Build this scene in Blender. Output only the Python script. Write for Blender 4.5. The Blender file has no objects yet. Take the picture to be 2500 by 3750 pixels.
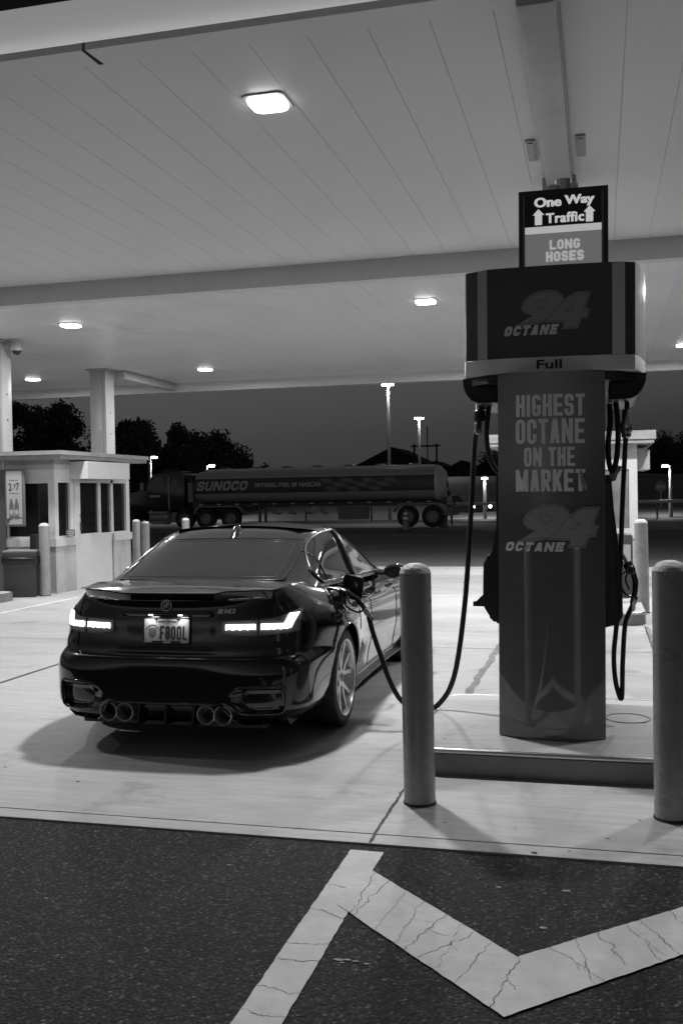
import bpy, bmesh, math, random
import numpy as np
from mathutils import Vector, Matrix
R = math.radians
random.seed(7)
scn = bpy.context.scene
COL = scn.collection

# ---------------------------------------------------------------- camera, sky, exposure
CAM_H = 1.62
yaw, pitch, roll = R(14.5167), R(-1.0281), R(0.9454)
Fv = Vector((-math.sin(yaw)*math.cos(pitch), math.cos(yaw)*math.cos(pitch), math.sin(pitch)))
R0 = Vector((math.cos(yaw), math.sin(yaw), 0)); U0 = R0.cross(Fv)
Rv = math.cos(roll)*R0 - math.sin(roll)*U0
Uv = math.sin(roll)*R0 + math.cos(roll)*U0
cam_d = bpy.data.cameras.new('camera'); cam = bpy.data.objects.new('camera', cam_d); COL.objects.link(cam)
m3 = Matrix((Rv, Uv, -Fv)).transposed().to_4x4(); m3.translation = (0, 0, CAM_H)
cam.matrix_world = m3
cam_d.sensor_fit = 'VERTICAL'; cam_d.sensor_height = 36.0; cam_d.lens = 35.0
cam_d.clip_start = 0.05; cam_d.clip_end = 3000
scn.camera = cam

world = bpy.data.worlds.new('World'); scn.world = world; world.use_nodes = True
wn = world.node_tree.nodes; wl = world.node_tree.links; wn.clear()
sky = wn.new('ShaderNodeTexSky'); sky.sky_type = 'NISHITA'; sky.sun_disc = False
sky.sun_elevation = R(-2.2); sky.sun_rotation = R(195); sky.air_density = 1.0; sky.dust_density = 0.6  # twilight side placed behind the camera as added fill for surfaces facing it
hs = wn.new('ShaderNodeHueSaturation'); hs.inputs['Saturation'].default_value = 0.0
bg = wn.new('ShaderNodeBackground'); bg.inputs['Strength'].default_value = 0.25
wo = wn.new('ShaderNodeOutputWorld')
sky2 = wn.new('ShaderNodeTexSky'); sky2.sky_type = 'NISHITA'; sky2.sun_disc = False      # the last glow along the horizon
sky2.sun_elevation = R(-3.4); sky2.sun_rotation = R(-30); sky2.dust_density = 0.8
sc2 = wn.new('ShaderNodeVectorMath'); sc2.operation = 'SCALE'; sc2.inputs['Scale'].default_value = 0.44; wl.new(sky2.outputs[0], sc2.inputs[0])
ad2 = wn.new('ShaderNodeVectorMath'); ad2.operation = 'ADD'; wl.new(sky.outputs[0], ad2.inputs[0]); wl.new(sc2.outputs[0], ad2.inputs[1])
wl.new(ad2.outputs[0], hs.inputs['Color']); wl.new(hs.outputs[0], bg.inputs[0]); wl.new(bg.outputs[0], wo.inputs[0])

vs = scn.view_settings
scn.display_settings.display_device = 'sRGB'
vs.view_transform = 'Standard'; vs.look = 'None'; vs.exposure = 0.0; vs.gamma = 1.0
scn.render.engine = 'CYCLES'
cy = scn.cycles
cy.max_bounces = 7; cy.diffuse_bounces = 4; cy.glossy_bounces = 5; cy.transmission_bounces = 4
cy.sample_clamp_indirect = 6.0; cy.caustics_reflective = False; cy.caustics_refractive = False
cy.use_denoising = True

# ---------------------------------------------------------------- materials
MATS = {}
def mat(name, v, rough=0.6, metal=0.0, var=0.0, scale=6.0, bump=0.0, bscale=60.0, coat=0.0, spec=0.5, emit=0.0, cior=1.5, stretch=(1, 1, 1), rvar=0.0):
    """grey procedural material: v base value, var = +- noise in the value, bump = noise bump strength"""
    if name in MATS: return MATS[name]
    m = bpy.data.materials.new(name); m.use_nodes = True
    nt = m.node_tree; n = nt.nodes; l = nt.links
    b = n['Principled BSDF']
    b.inputs['Base Color'].default_value = (v, v, v, 1)
    b.inputs['Roughness'].default_value = rough; b.inputs['Metallic'].default_value = metal
    b.inputs['Coat Weight'].default_value = coat; b.inputs['Coat Roughness'].default_value = 0.03; b.inputs['Coat IOR'].default_value = cior
    b.inputs['Specular IOR Level'].default_value = spec
    if emit:
        b.inputs['Emission Color'].default_value = (1, 1, 1, 1); b.inputs['Emission Strength'].default_value = emit
    if var or bump or rvar:
        tc = n.new('ShaderNodeTexCoord'); mp = n.new('ShaderNodeMapping'); mp.inputs['Scale'].default_value = stretch
        l.new(tc.outputs['Object'], mp.inputs[0])
    if var or rvar:
        ns = n.new('ShaderNodeTexNoise'); ns.inputs['Scale'].default_value = scale; ns.inputs['Detail'].default_value = 6
        ns.inputs['Roughness'].default_value = 0.6
        l.new(mp.outputs[0], ns.inputs['Vector'])
        if var:
            mr = n.new('ShaderNodeMapRange'); mr.inputs[1].default_value = 0.25; mr.inputs[2].default_value = 0.75
            mr.inputs[3].default_value = max(0, v - var); mr.inputs[4].default_value = v + var
            l.new(ns.outputs[0], mr.inputs[0])
            l.new(mr.outputs[0], b.inputs['Base Color'])
        if rvar:
            mr2 = n.new('ShaderNodeMapRange'); mr2.inputs[1].default_value = 0.3; mr2.inputs[2].default_value = 0.7
            mr2.inputs[3].default_value = max(0.02, rough - rvar); mr2.inputs[4].default_value = rough + rvar
            l.new(ns.outputs[0], mr2.inputs[0]); l.new(mr2.outputs[0], b.inputs['Roughness'])
    if bump:
        nb = n.new('ShaderNodeTexNoise'); nb.inputs['Scale'].default_value = bscale; nb.inputs['Detail'].default_value = 4
        bp = n.new('ShaderNodeBump'); bp.inputs['Strength'].default_value = bump; bp.inputs['Distance'].default_value = 0.02
        l.new(mp.outputs[0], nb.inputs['Vector']); l.new(nb.outputs[0], bp.inputs['Height']); l.new(bp.outputs[0], b.inputs['Normal'])
    MATS[name] = m
    return m

def node_mat(name, build):
    if name in MATS: return MATS[name]
    m = bpy.data.materials.new(name); m.use_nodes = True
    build(m.node_tree, m.node_tree.nodes, m.node_tree.links, m.node_tree.nodes['Principled BSDF'])
    MATS[name] = m
    return m

def ramp(n, stops):
    r = n.new('ShaderNodeValToRGB'); e = r.color_ramp.elements
    while len(e) > 1: e.remove(e[-1])
    e[0].position = stops[0][0]; e[0].color = (stops[0][1],)*3 + (1,)
    for p, c in stops[1:]:
        k = e.new(p); k.color = (c,)*3 + (1,)
    return r

def noise(n, l, vec, scale, detail=5, rough=0.6):
    t = n.new('ShaderNodeTexNoise'); t.inputs['Scale'].default_value = scale; t.inputs['Detail'].default_value = detail
    t.inputs['Roughness'].default_value = rough; l.new(vec, t.inputs['Vector']); return t

def mix(n, l, a, b, f, mode='MIX'):
    x = n.new('ShaderNodeMix'); x.data_type = 'RGBA'; x.blend_type = mode
    for k, v in ((0, f), (6, a), (7, b)):
        if hasattr(v, 'is_linked'): l.new(v, x.inputs[k])
        else: x.inputs[k].default_value = v if k == 0 else (v, v, v, 1)
    return x.outputs[2]

def concrete(nt, n, l, b):
    tc = n.new('ShaderNodeTexCoord')
    mp = n.new('ShaderNodeMapping'); mp.inputs['Scale'].default_value = (0.35, 1.6, 1); l.new(tc.outputs['Object'], mp.inputs[0])
    big = noise(n, l, mp.outputs[0], 0.9, 6, 0.62); rb = ramp(n, [(0.3, 0.36), (0.5, 0.44), (0.72, 0.49)]); l.new(big.outputs[0], rb.inputs[0])
    mp2 = n.new('ShaderNodeMapping'); mp2.inputs['Scale'].default_value = (1.2, 9, 1); l.new(tc.outputs['Object'], mp2.inputs[0])
    st = noise(n, l, mp2.outputs[0], 2.2, 5, 0.7); rs = ramp(n, [(0.30, 0.78), (0.6, 1.0)]); l.new(st.outputs[0], rs.inputs[0])
    c1 = mix(n, l, rb.outputs[0], rs.outputs[0], 1.0, 'MULTIPLY')
    fine = noise(n, l, tc.outputs['Object'], 90, 3, 0.7); rf = ramp(n, [(0.3, 0.9), (0.6, 1.0)]); l.new(fine.outputs[0], rf.inputs[0])
    c2 = mix(n, l, c1, rf.outputs[0], 1.0, 'MULTIPLY')
    # oil drips and tyre smudges
    sp = noise(n, l, tc.outputs['Object'], 1.7, 4, 0.75); rp = ramp(n, [(0.56, 1.0), (0.70, 0.72)]); l.new(sp.outputs[0], rp.inputs[0])
    c3 = mix(n, l, c2, rp.outputs[0], 1.0, 'MULTIPLY')
    vo = n.new('ShaderNodeTexVoronoi'); vo.inputs['Scale'].default_value = 2.6; l.new(tc.outputs['Object'], vo.inputs['Vector'])
    rv = ramp(n, [(0.018, 0.25), (0.05, 1.0)]); l.new(vo.outputs['Distance'], rv.inputs[0])
    c4 = mix(n, l, c3, rv.outputs[0], 1.0, 'MULTIPLY')
    l.new(c4, b.inputs['Base Color'])
    b.inputs['Roughness'].default_value = 0.62
    bp = n.new('ShaderNodeBump'); bp.inputs['Strength'].default_value = 0.12; bp.inputs['Distance'].default_value = 0.01
    l.new(fine.outputs[0], bp.inputs['Height']); l.new(bp.outputs[0], b.inputs['Normal'])

def asphalt(nt, n, l, b):
    tc = n.new('ShaderNodeTexCoord'); o = tc.outputs['Object']
    v1 = n.new('ShaderNodeTexVoronoi'); v1.inputs['Scale'].default_value = 74; v1.inputs['Randomness'].default_value = 1; l.new(o, v1.inputs['Vector'])
    bw = n.new('ShaderNodeSeparateColor'); l.new(v1.outputs['Color'], bw.inputs[0])
    rc = ramp(n, [(0.0, 0.006), (0.35, 0.020), (0.70, 0.055), (0.90, 0.10), (0.99, 0.20)]); l.new(bw.outputs[0], rc.inputs[0])
    rd = ramp(n, [(0.25, 1.0), (0.62, 0.22)]); l.new(v1.outputs['Distance'], rd.inputs[0])
    c = mix(n, l, rc.outputs[0], rd.outputs[0], 1.0, 'MULTIPLY')
    bigv = noise(n, l, o, 0.8, 5, 0.6); rb = ramp(n, [(0.3, 0.7), (0.7, 1.25)]); l.new(bigv.outputs[0], rb.inputs[0])
    c = mix(n, l, c, rb.outputs[0], 1.0, 'MULTIPLY')
    mo = noise(n, l, o, 46, 7, 0.78); rm = ramp(n, [(0.34, 0.15), (0.52, 0.60), (0.68, 1.5)]); l.new(mo.outputs[0], rm.inputs[0]); c = mix(n, l, c, rm.outputs[0], 1.0, 'MULTIPLY')
    l.new(c, b.inputs['Base Color'])
    b.inputs['Roughness'].default_value = 0.75; b.inputs['Specular IOR Level'].default_value = 0.25
    nz = noise(n, l, o, 120, 3, 0.6)
    ad = n.new('ShaderNodeMath'); ad.operation = 'MULTIPLY_ADD'; ad.inputs[1].default_value = -1.0
    l.new(v1.outputs['Distance'], ad.inputs[0]); l.new(nz.outputs[0], ad.inputs[2])
    bp = n.new('ShaderNodeBump'); bp.inputs['Strength'].default_value = 0.6; bp.inputs['Distance'].default_value = 0.010
    l.new(ad.outputs[0], bp.inputs['Height']); l.new(bp.outputs[0], b.inputs['Normal'])

def road_paint(nt, n, l, b):
    tc = n.new('ShaderNodeTexCoord'); o = tc.outputs['Object']
    f = noise(n, l, o, 14, 6, 0.7); rf = ramp(n, [(0.3, 0.50), (0.65, 0.60)]); l.new(f.outputs[0], rf.inputs[0])
    c = rf.outputs[0]
    wr = noise(n, l, o, 38, 4, 0.75); wg = noise(n, l, o, 1.6, 3); wa = n.new('ShaderNodeMath'); wa.operation = 'MULTIPLY_ADD'; wa.inputs[1].default_value = 0.55
    l.new(wg.outputs[0], wa.inputs[0]); l.new(wr.outputs[0], wa.inputs[2]); rw = ramp(n, [(0.96, 1.0), (1.06, 0.55)]); l.new(wa.outputs[0], rw.inputs[0])
    c = mix(n, l, c, rw.outputs[0], 1.0, 'MULTIPLY')
    dg = noise(n, l, o, 2.2, 5, 0.7); rdg = ramp(n, [(0.35, 0.80), (0.65, 1.0)]); l.new(dg.outputs[0], rdg.inputs[0]); c = mix(n, l, c, rdg.outputs[0], 1.0, 'MULTIPLY')
    l.new(c, b.inputs['Base Color']); b.inputs['Roughness'].default_value = 0.6
    bn = noise(n, l, o, 150, 3); bp = n.new('ShaderNodeBump'); bp.inputs['Strength'].default_value = 0.2; bp.inputs['Distance'].default_value = 0.006
    l.new(bn.outputs[0], bp.inputs['Height']); l.new(bp.outputs[0], b.inputs['Normal'])

def leaf(nt, n, l, b):
    oi = n.new('ShaderNodeNewGeometry')
    r = ramp(n, [(0.0, 0.022), (0.6, 0.045), (1.0, 0.085)]); l.new(oi.outputs['Random Per Island'], r.inputs[0])
    l.new(r.outputs[0], b.inputs['Base Color']); b.inputs['Roughness'].default_value = 0.7

M_CONC = node_mat('concrete', concrete); M_ASPH = node_mat('asphalt', asphalt); M_PAINT = node_mat('road_paint', road_paint); M_LEAF = node_mat('leaf', leaf)

# ---------------------------------------------------------------- mesh builder
class MB:
    def __init__(self): self.v = []; self.f = []
    def add(self, vs_, fs_):
        o = len(self.v); self.v += [tuple(p) for p in vs_]; self.f += [tuple(i + o for i in f) for f in fs_]; return self
    def box(self, x0, x1, y0, y1, z0, z1, bev=0.0, rot=None, about=None):
        bm = bmesh.new(); bmesh.ops.create_cube(bm, size=1.0)
        for v in bm.verts: v.co = Vector(((x0+x1)/2 + v.co.x*(x1-x0), (y0+y1)/2 + v.co.y*(y1-y0), (z0+z1)/2 + v.co.z*(z1-z0)))
        if bev: bmesh.ops.bevel(bm, geom=bm.edges[:], offset=bev, segments=2, affect='EDGES', profile=0.6)
        return self.take(bm, rot, about)
    def take(self, bm, rot=None, about=None):
        bm.verts.index_update()
        vs_ = [v.co.copy() for v in bm.verts]
        if rot is not None:
            c = Vector(about) if about is not None else sum(vs_, Vector())/len(vs_)
            vs_ = [c + rot @ (p - c) for p in vs_]
        self.add(vs_, [[v.index for v in f.verts] for f in bm.faces]); bm.free(); return self
    def prism(self, poly, axis, a, b, bev=0.0):
        """poly: 2-D outline; extruded along axis 'x','y','z' from a to b. 2-D coordinates are the other two axes in order"""
        mk = {'x': lambda p, t: (t, p[0], p[1]), 'y': lambda p, t: (p[0], t, p[1]), 'z': lambda p, t: (p[0], p[1], t)}[axis]
        n = len(poly); bm = bmesh.new()
        A = [bm.verts.new(mk(p, a)) for p in poly]; B = [bm.verts.new(mk(p, b)) for p in poly]
        fa = bm.faces.new(A); fb = bm.faces.new(B)
        for i in range(n): bm.faces.new((A[i], A[(i+1) % n], B[(i+1) % n], B[i]))
        if bev: bmesh.ops.bevel(bm, geom=list(set(fa.edges[:] + fb.edges[:])), offset=bev, segments=2, affect='EDGES', profile=0.6)
        bmesh.ops.recalc_face_normals(bm, faces=bm.faces[:])
        return self.take(bm)
    def tube(self, pts, r, seg=8, closed=False, caps=True, flat=None):
        pts = [Vector(p) for p in pts]; n = len(pts); rs = r if isinstance(r, (list, tuple)) else [r]*n
        rings = []; up = None
        for i, p in enumerate(pts):
            a = pts[i-1] if (i > 0 or closed) else p; c = pts[(i+1) % n] if (i < n-1 or closed) else p
            t = (c - a)
            if t.length < 1e-9: t = Vector((0, 0, 1))
            t.normalize()
            if up is None:
                up = Vector((0, 0, 1)) if abs(t.z) < 0.9 else Vector((1, 0, 0))
            u = (up - t*up.dot(t)); u = u.normalized() if u.length > 1e-6 else t.orthogonal().normalized(); up = u
            w = t.cross(u)
            rings.append([p + rs[i]*(math.cos(2*math.pi*k/seg)*u + math.sin(2*math.pi*k/seg)*w) for k in range(seg)])
        vs_ = [q for rg in rings for q in rg]; fs_ = []
        for i in range(n if closed else n-1):
            j = (i+1) % n
            for k in range(seg): fs_.append((i*seg+k, i*seg+(k+1) % seg, j*seg+(k+1) % seg, j*seg+k))
        if caps and not closed: fs_ += [tuple(range(seg-1, -1, -1)), tuple((n-1)*seg+k for k in range(seg))]
        return self.add(vs_, fs_)
    def lathe(self, prof, c=(0, 0, 0), axis='z', seg=32, a0=0, a1=2*math.pi):
        """prof: list of (radius, height)"""
        full = abs(a1-a0-2*math.pi) < 1e-6; ns = seg if full else seg+1
        vs_ = []
        for r, h in prof:
            for k in range(ns):
                t = a0 + (a1-a0)*k/seg; x, y = r*math.cos(t), r*math.sin(t)
                p = {'z': (x, y, h), 'x': (h, x, y), 'y': (x, h, y)}[axis]
                vs_.append((c[0]+p[0], c[1]+p[1], c[2]+p[2]))
        fs_ = []
        for i in range(len(prof)-1):
            for k in range(seg):
                k2 = (k+1) % ns if full else k+1
                fs_.append((i*ns+k, i*ns+k2, (i+1)*ns+k2, (i+1)*ns+k))
        return self.add(vs_, fs_)
    def grid(self, fn, us, vs2, flip=False):
        V = [fn(u, v) for v in vs2 for u in us]; n = len(us); F = []
        for j in range(len(vs2)-1):
            for i in range(n-1):
                q = (j*n+i, j*n+i+1, (j+1)*n+i+1, (j+1)*n+i); F.append(q[::-1] if flip else q)
        return self.add(V, F)
    def map(self, fn): self.v = [tuple(fn(*p)) for p in self.v]; return self
    def build(self, name, m, parent=None, smooth=None, loc=None, merge=False):
        me = bpy.data.meshes.new(name); me.from_pydata(self.v, [], self.f); me.validate(); me.update()
        if merge:
            bm = bmesh.new(); bm.from_mesh(me); bmesh.ops.remove_doubles(bm, verts=bm.verts[:], dist=1e-5)
            bmesh.ops.recalc_face_normals(bm, faces=bm.faces[:]); bm.to_mesh(me); bm.free()
        if smooth is not None:
            me.polygons.foreach_set('use_smooth', [True]*len(me.polygons)); me.set_sharp_from_angle(angle=R(smooth))
        o = bpy.data.objects.new(name, me); COL.objects.link(o); me.materials.append(m)
        if parent is not None: o.parent = parent
        if loc is not None: o.location = loc
        return o

def thing(name, label, cat, loc=(0, 0, 0), rotz=0.0, group=None):
    o = bpy.data.objects.new(name, None); COL.objects.link(o); o.empty_display_size = 0.2
    o.location = loc; o.rotation_euler = (0, 0, rotz); o['label'] = label; o['category'] = cat
    if group: o['group'] = group
    return o
def tag(o, label=None, cat=None, group=None, kind=None):
    if label: o['label'] = label
    if cat: o['category'] = cat
    if group: o['group'] = group
    if kind: o['kind'] = kind
    return o
def copy_tree(o, parent=None, **kw):
    c = o.copy(); COL.objects.link(c)
    if parent is not None: c.parent = parent
    for ch in [x for x in bpy.data.objects if x.parent == o]: copy_tree(ch, c)
    return c

# ---------------------------------------------------------------- lettering
def bfont(s, w, h, bold=0.0, shear=0.0, spacing=1.0):
    cu = bpy.data.curves.new('txt', 'FONT'); cu.body = s; cu.size = 1.0; cu.offset = bold; cu.shear = shear; cu.space_character = spacing
    cu.resolution_u = 3; cu.fill_mode = 'FRONT'
    ob = bpy.data.objects.new('txt', cu); COL.objects.link(ob)
    dg = bpy.context.evaluated_depsgraph_get(); me = bpy.data.meshes.new_from_object(ob.evaluated_get(dg))
    V = [tuple(v.co) for v in me.vertices]; F = [tuple(p.vertices) for p in me.polygons]
    bpy.data.objects.remove(ob); bpy.data.curves.remove(cu); bpy.data.meshes.remove(me)
    x0 = min(v[0] for v in V); x1 = max(v[0] for v in V); y0 = min(v[1] for v in V); y1 = max(v[1] for v in V)
    return [((v[0]-x0)/(x1-x0)*w, (v[1]-y0)/(y1-y0)*h) for v in V], F

def rr(x0, y0, x1, y1, r, a0=0, a1=360, n=6):
    """rounded rectangle polyline (counter-clockwise from the right side's middle)"""
    pts = []
    for cx, cy, s in ((x1-r, y1-r, 0), (x0+r, y1-r, 90), (x0+r, y0+r, 180), (x1-r, y0+r, 270)):
        pts += [(cx + r*math.cos(R(s+90*k/n)), cy + r*math.sin(R(s+90*k/n))) for k in range(n+1)]
    return pts
def glyph(ch, w, h, t):
    """centre-line polylines of a heavy condensed capital in a w x h box with stroke t"""
    a = t/2; L, Rr, B, T = a, w-a, a, h-a; r = min(0.42*w - a*0.3, 0.24*h - a*0.3, (w-t)*0.49, (h-t)*0.49); mid = h*0.5
    o = rr(L, B, Rr, T, r); n = len(o)
    if ch == 'O' or ch == '0': return [(o, True)]
    if ch == 'D':
        r = r*.62
        return [([(L, B), (L, T)], False), ([(L, T), (Rr-r, T)] + [(Rr-r+r*math.cos(R(90-15*k)), T-r+r*math.sin(R(90-15*k))) for k in range(7)] + [(Rr-r+r*math.cos(R(-15*k)), B+r+r*math.sin(R(-15*k))) for k in range(7)] + [(L, B)], False)]
    if ch == 'C': return [([(Rr, min(h*0.62, T-r-1e-5))] + o[:-0 or n] + [(Rr, h*0.38)], False)]
    if ch == 'G': return [([(Rr, min(h*0.74, T-r-1e-5))] + o + [(Rr, h*0.43), (w*0.50, h*0.43)], False)]
    if ch == 'U': return [([(L, h), (L, B+r)] + rr(L, B, Rr, T, r)[14:28] + [(Rr, h)], False)]
    if ch == 'S':
        top = [(Rr, h*0.68)] + rr(L, mid-0*a, Rr, T, r*0.8)[:14] + [(L, mid+r*0.9)]
        q = 0.8*r
        arc1 = [(L+q+q*math.cos(R(180+18*k)), mid+q+q*math.sin(R(180+18*k))) for k in range(6)]
        arc2 = [(Rr-q+q*math.cos(R(90-18*k)), mid-q+q*math.sin(R(90-18*k))) for k in range(6)]
        bot = rr(L, B, Rr, mid, q); bot = bot[::-1][:14]
        return [([(Rr, h*0.68)] + rr(L, mid, Rr, T, q)[:14] + arc1 + arc2 + bot + [(L, h*0.32)], False)]
    if ch == 'H': return [([(L, 0), (L, h)], False), ([(Rr, 0), (Rr, h)], False), ([(L, mid), (Rr, mid)], False)]
    if ch == 'I': return [([(w/2, 0), (w/2, h)], False)]
    if ch == 'E': return [([(L, 0), (L, h)], False), ([(L, T), (w, T)], False), ([(L, mid), (w*0.9, mid)], False), ([(L, B), (w, B)], False)]
    if ch == 'F': return [([(L, 0), (L, h)], False), ([(L, T), (w, T)], False), ([(L, mid), (w*0.85, mid)], False)]
    if ch == 'L': return [([(L, 0), (L, h)], False), ([(L, B), (w, B)], False)]
    if ch == 'T': return [([(0, T), (w, T)], False), ([(w/2, 0), (w/2, h)], False)]
    if ch == 'A': return [([(a*1.05, 0), (w/2-a*0.2, h)], False), ([(w-a*1.05, 0), (w/2+a*0.2, h)], False), ([(w*0.24, h*0.27), (w*0.76, h*0.27)], False)]
    if ch == 'N': return [([(L, 0), (L, h)], False), ([(Rr, 0), (Rr, h)], False), ([(L, h), (Rr, 0)], False)]
    if ch == 'M': return [([(L, 0), (L, h)], False), ([(Rr, 0), (Rr, h)], False), ([(L, h), (w/2, h*0.02)], False), ([(Rr, h), (w/2, h*0.02)], False)]
    if ch == 'K': return [([(L, 0), (L, h)], False), ([(Rr+a*0.2, h), (L+a*0.5, h*0.36)], False), ([(L+a*1.4, h*0.52), (Rr+a*0.1, 0)], False)]
    if ch == 'R':
        q = 0.8*r
        return [([(L, 0), (L, h)], False), ([(L, T), (Rr-q, T)] + [(Rr-q+q*math.cos(R(90-18*k)), T-q+q*math.sin(R(90-18*k))) for k in range(6)] + [(Rr-q+q*math.cos(R(-18*k)), h*0.46+q+q*math.sin(R(-18*k))) for k in range(6)] + [(L, h*0.46)], False), ([(w*0.52, h*0.46), (Rr+a*0.1, 0)], False)]
    if ch == '8': return [(rr(L+a*0.15, mid, Rr-a*0.15, T, r*0.85), True), (rr(L, B, Rr, mid, r*0.85), True)]
    if ch == '9': return [(rr(L, h*0.42, Rr, T, r*0.9), True), ([(Rr, h*0.7), (Rr, h*0.36), (w*0.45, 0)], False)]
    if ch == '4': return [([(w*0.72, 0), (w*0.72, h)], False), ([(w*0.72, h), (L, h*0.3)], False), ([(0, h*0.26), (w, h*0.26)], False)]
    return []
def stroke(poly, t, closed, seg=0.0):
    P = [Vector(p) for p in poly]; Q = [P[0]]
    for p in P[1:]:
        if (p-Q[-1]).length > 1e-6: Q.append(p)
    if closed and (Q[0]-Q[-1]).length < 1e-6: Q.pop()
    P = [Q[0]]; ring = Q[1:] + ([Q[0]] if closed else [])
    for p in ring:                      # split long runs so the stroke follows a curved face
        a = P[-1]; m = max(1, int((p-a).length/max(seg, t*1.2)))
        P += [a+(p-a)*(k/m) for k in range(1, m+1)]
    if closed: P.pop()
    n = len(P); V = []; F = []
    for i in range(n):
        d1 = (P[i]-P[i-1]).normalized() if (i > 0 or closed) else (P[1]-P[0]).normalized()
        d2 = (P[(i+1) % n]-P[i]).normalized() if (i < n-1 or closed) else d1
        n1 = Vector((-d1.y, d1.x)); n2 = Vector((-d2.y, d2.x)); b = n1+n2
        b = b.normalized() if b.length > 1e-6 else n1
        k = t/2/max(0.5, b.dot(n1))
        V += [P[i]+b*k, P[i]-b*k]
    for i in range(n if closed else n-1):
        j = (i+1) % n; F.append((2*i, 2*i+1, 2*j+1, 2*j))
    return V, F
def gtext(s, w, h, t, gap=0.12, shear=0.0, space=0.55):
    """heavy condensed text filling w x h; t stroke; returns 2-D verts, faces"""
    wid = {'I': None, ' ': space, 'M': 1.35, 'N': 1.12}
    units = [wid.get(c, 1.0) for c in s]; nI = units.count(None)
    tot = sum(u for u in units if u) + gap*(len(s)-1)
    cw = (w - shear*h - nI*t)/tot
    V = []; F = []; x = 0
    for k, (c, u) in enumerate(zip(s, units)):
        gw = t if u is None else u*cw
        for pi, (pl, cl) in enumerate(glyph(c, gw, h, t)):
            vv, ff = stroke(pl, t if c not in 'AN' or pi < 2 else t*0.9, cl)
            o = len(V); V += [(p.x+x+shear*min(max(p.y, 0), h), min(max(p.y, 0), h), pi) for p in vv]; F += [tuple(i+o for i in f) for f in ff]
        x += gw + gap*cw
    return V, F
def put(mb, VF, fn, lay=0.0004):
    V, F = VF; out = []
    for p in V:
        q = fn(p[0], p[1]); out.append((q[0], q[1]-(p[2]*lay if len(p) > 2 else 0), q[2]))
    mb.add(out, F); return mb
# ================================================================ ground, concrete forecourt, markings
g = MB().add([(-900, -60, -0.012), (900, -60, -0.012), (900, 1500, -0.012), (-900, 1500, -0.012)], [(0, 1, 2, 3)]).build('ground', M_ASPH)
tag(g, kind='structure')
sl = MB().box(-40, 40, 4.60, 21.6, -0.12, 0.0).box(-40, 40, 4.472, 4.5965, -0.12, -0.0015, bev=0.006)
sl = sl.build('pavement', M_CONC); tag(sl, kind='structure')
rd = MB().add([(-400, 21.5, -0.008), (400, 21.5, -0.008), (400, 41.6, -0.008), (-400, 41.6, -0.008)], [(0, 1, 2, 3)]); tag(rd.build('road', mat('spill_light_asphalt', .085, .8, var=.025, scale=.5, spec=.3)), kind='structure')  # lighter asphalt colour stands in for canopy light spilling past the forecourt
M_JOINT = mat('joint_filler', 0.08, 0.9, var=0.03, scale=20)
M_JOINT2 = mat('joint_stain', 0.20, 0.8, var=0.09, scale=9)
def wob(x0, y0, x1, y1, w, n=40, amp=0.004, seed=0):
    rnd = random.Random(seed); V = []; F = []; d = Vector((x1-x0, y1-y0)); nn = Vector((-d.y, d.x)).normalized()
    for i in range(n+1):
        p = Vector((x0, y0)) + d*(i/n); a = w/2*rnd.uniform(0.55, 1.25); b = w/2*rnd.uniform(0.55, 1.25); s = rnd.uniform(-amp, amp)
        V += [(p.x+nn.x*(a+s), p.y+nn.y*(a+s), 0.004), (p.x-nn.x*(b-s), p.y-nn.y*(b-s), 0.004)]
        if i: F.append((2*i-2, 2*i-1, 2*i+1, 2*i))
    return V, F
j = MB()
for k, (a, b, c, d, w) in enumerate([(-30, 10.28, 30, 10.28, .016), (-30, 15.83, 30, 15.83, .02), (-5.14, 4.62, -5.14, 21.5, .03), (-1.052, 4.48, -1.052, 6.2, .013), (0.50, 7.3, 0.50, 12.2, .010), (5.6, 4.62, 5.6, 21.5, .03)]):
    j.add(*wob(a, b, c, d, w, 120 if abs(c-a) > 5 else 60, 0.003, k))
tag(j.build('expansion_joint', M_JOINT), kind='structure')
j = MB()
j.add(*wob(-1.04, 7.3, -1.02, 12.2, .07, 40, .012, 9)); j.add(*wob(0.53, 7.9, 0.52, 12.2, .05, 60, .008, 8))
j.add([(p[0], p[1], 0.0035) for p in wob(-8.27, 9.5, -8.27, 9.6, .01)[0]], wob(-8.27, 9.5, -8.27, 9.6, .01)[1])
tag(j.build('joint_stain', M_JOINT2), kind='structure')
# painted lines
mk = MB(); Z = -0.008
def flat(poly, z=Z): mk.add([(p[0], p[1], z) for p in poly], [tuple(range(len(poly)))])
def ragged(poly, seed, z=Z, step=0.03, amp=0.0022):
    rnd = random.Random(seed); out = []
    for i, p in enumerate(poly):
        q = poly[(i+1) % len(poly)]; d = Vector(q)-Vector(p); n = max(1, int(d.length/step)); nn = Vector((-d.y, d.x)).normalized()
        for k in range(n):
            s = rnd.uniform(-amp, amp) if k else 0
            out.append((p[0]+d.x*k/n+nn.x*s, p[1]+d.y*k/n+nn.y*s))
    bm = bmesh.new(); f = bm.faces.new([bm.verts.new((x, y, z)) for x, y in out]); bmesh.ops.triangulate(bm, faces=[f])
    mk.take(bm)
ragged([(-1.12, 4.39), (-1.12, -1.0), (-0.965, -1.0), (-0.965, 4.39)], 1)
ragged([(-1.03, 4.225), (-1.03, 3.79), (-0.305, 3.075), (0.90, 4.25), (1.10, 4.40), (0.67, 4.40), (-0.296, 3.488)], 2, Z+0.002)
mk.build('road_marking', M_PAINT)['kind'] = 'structure'
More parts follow.
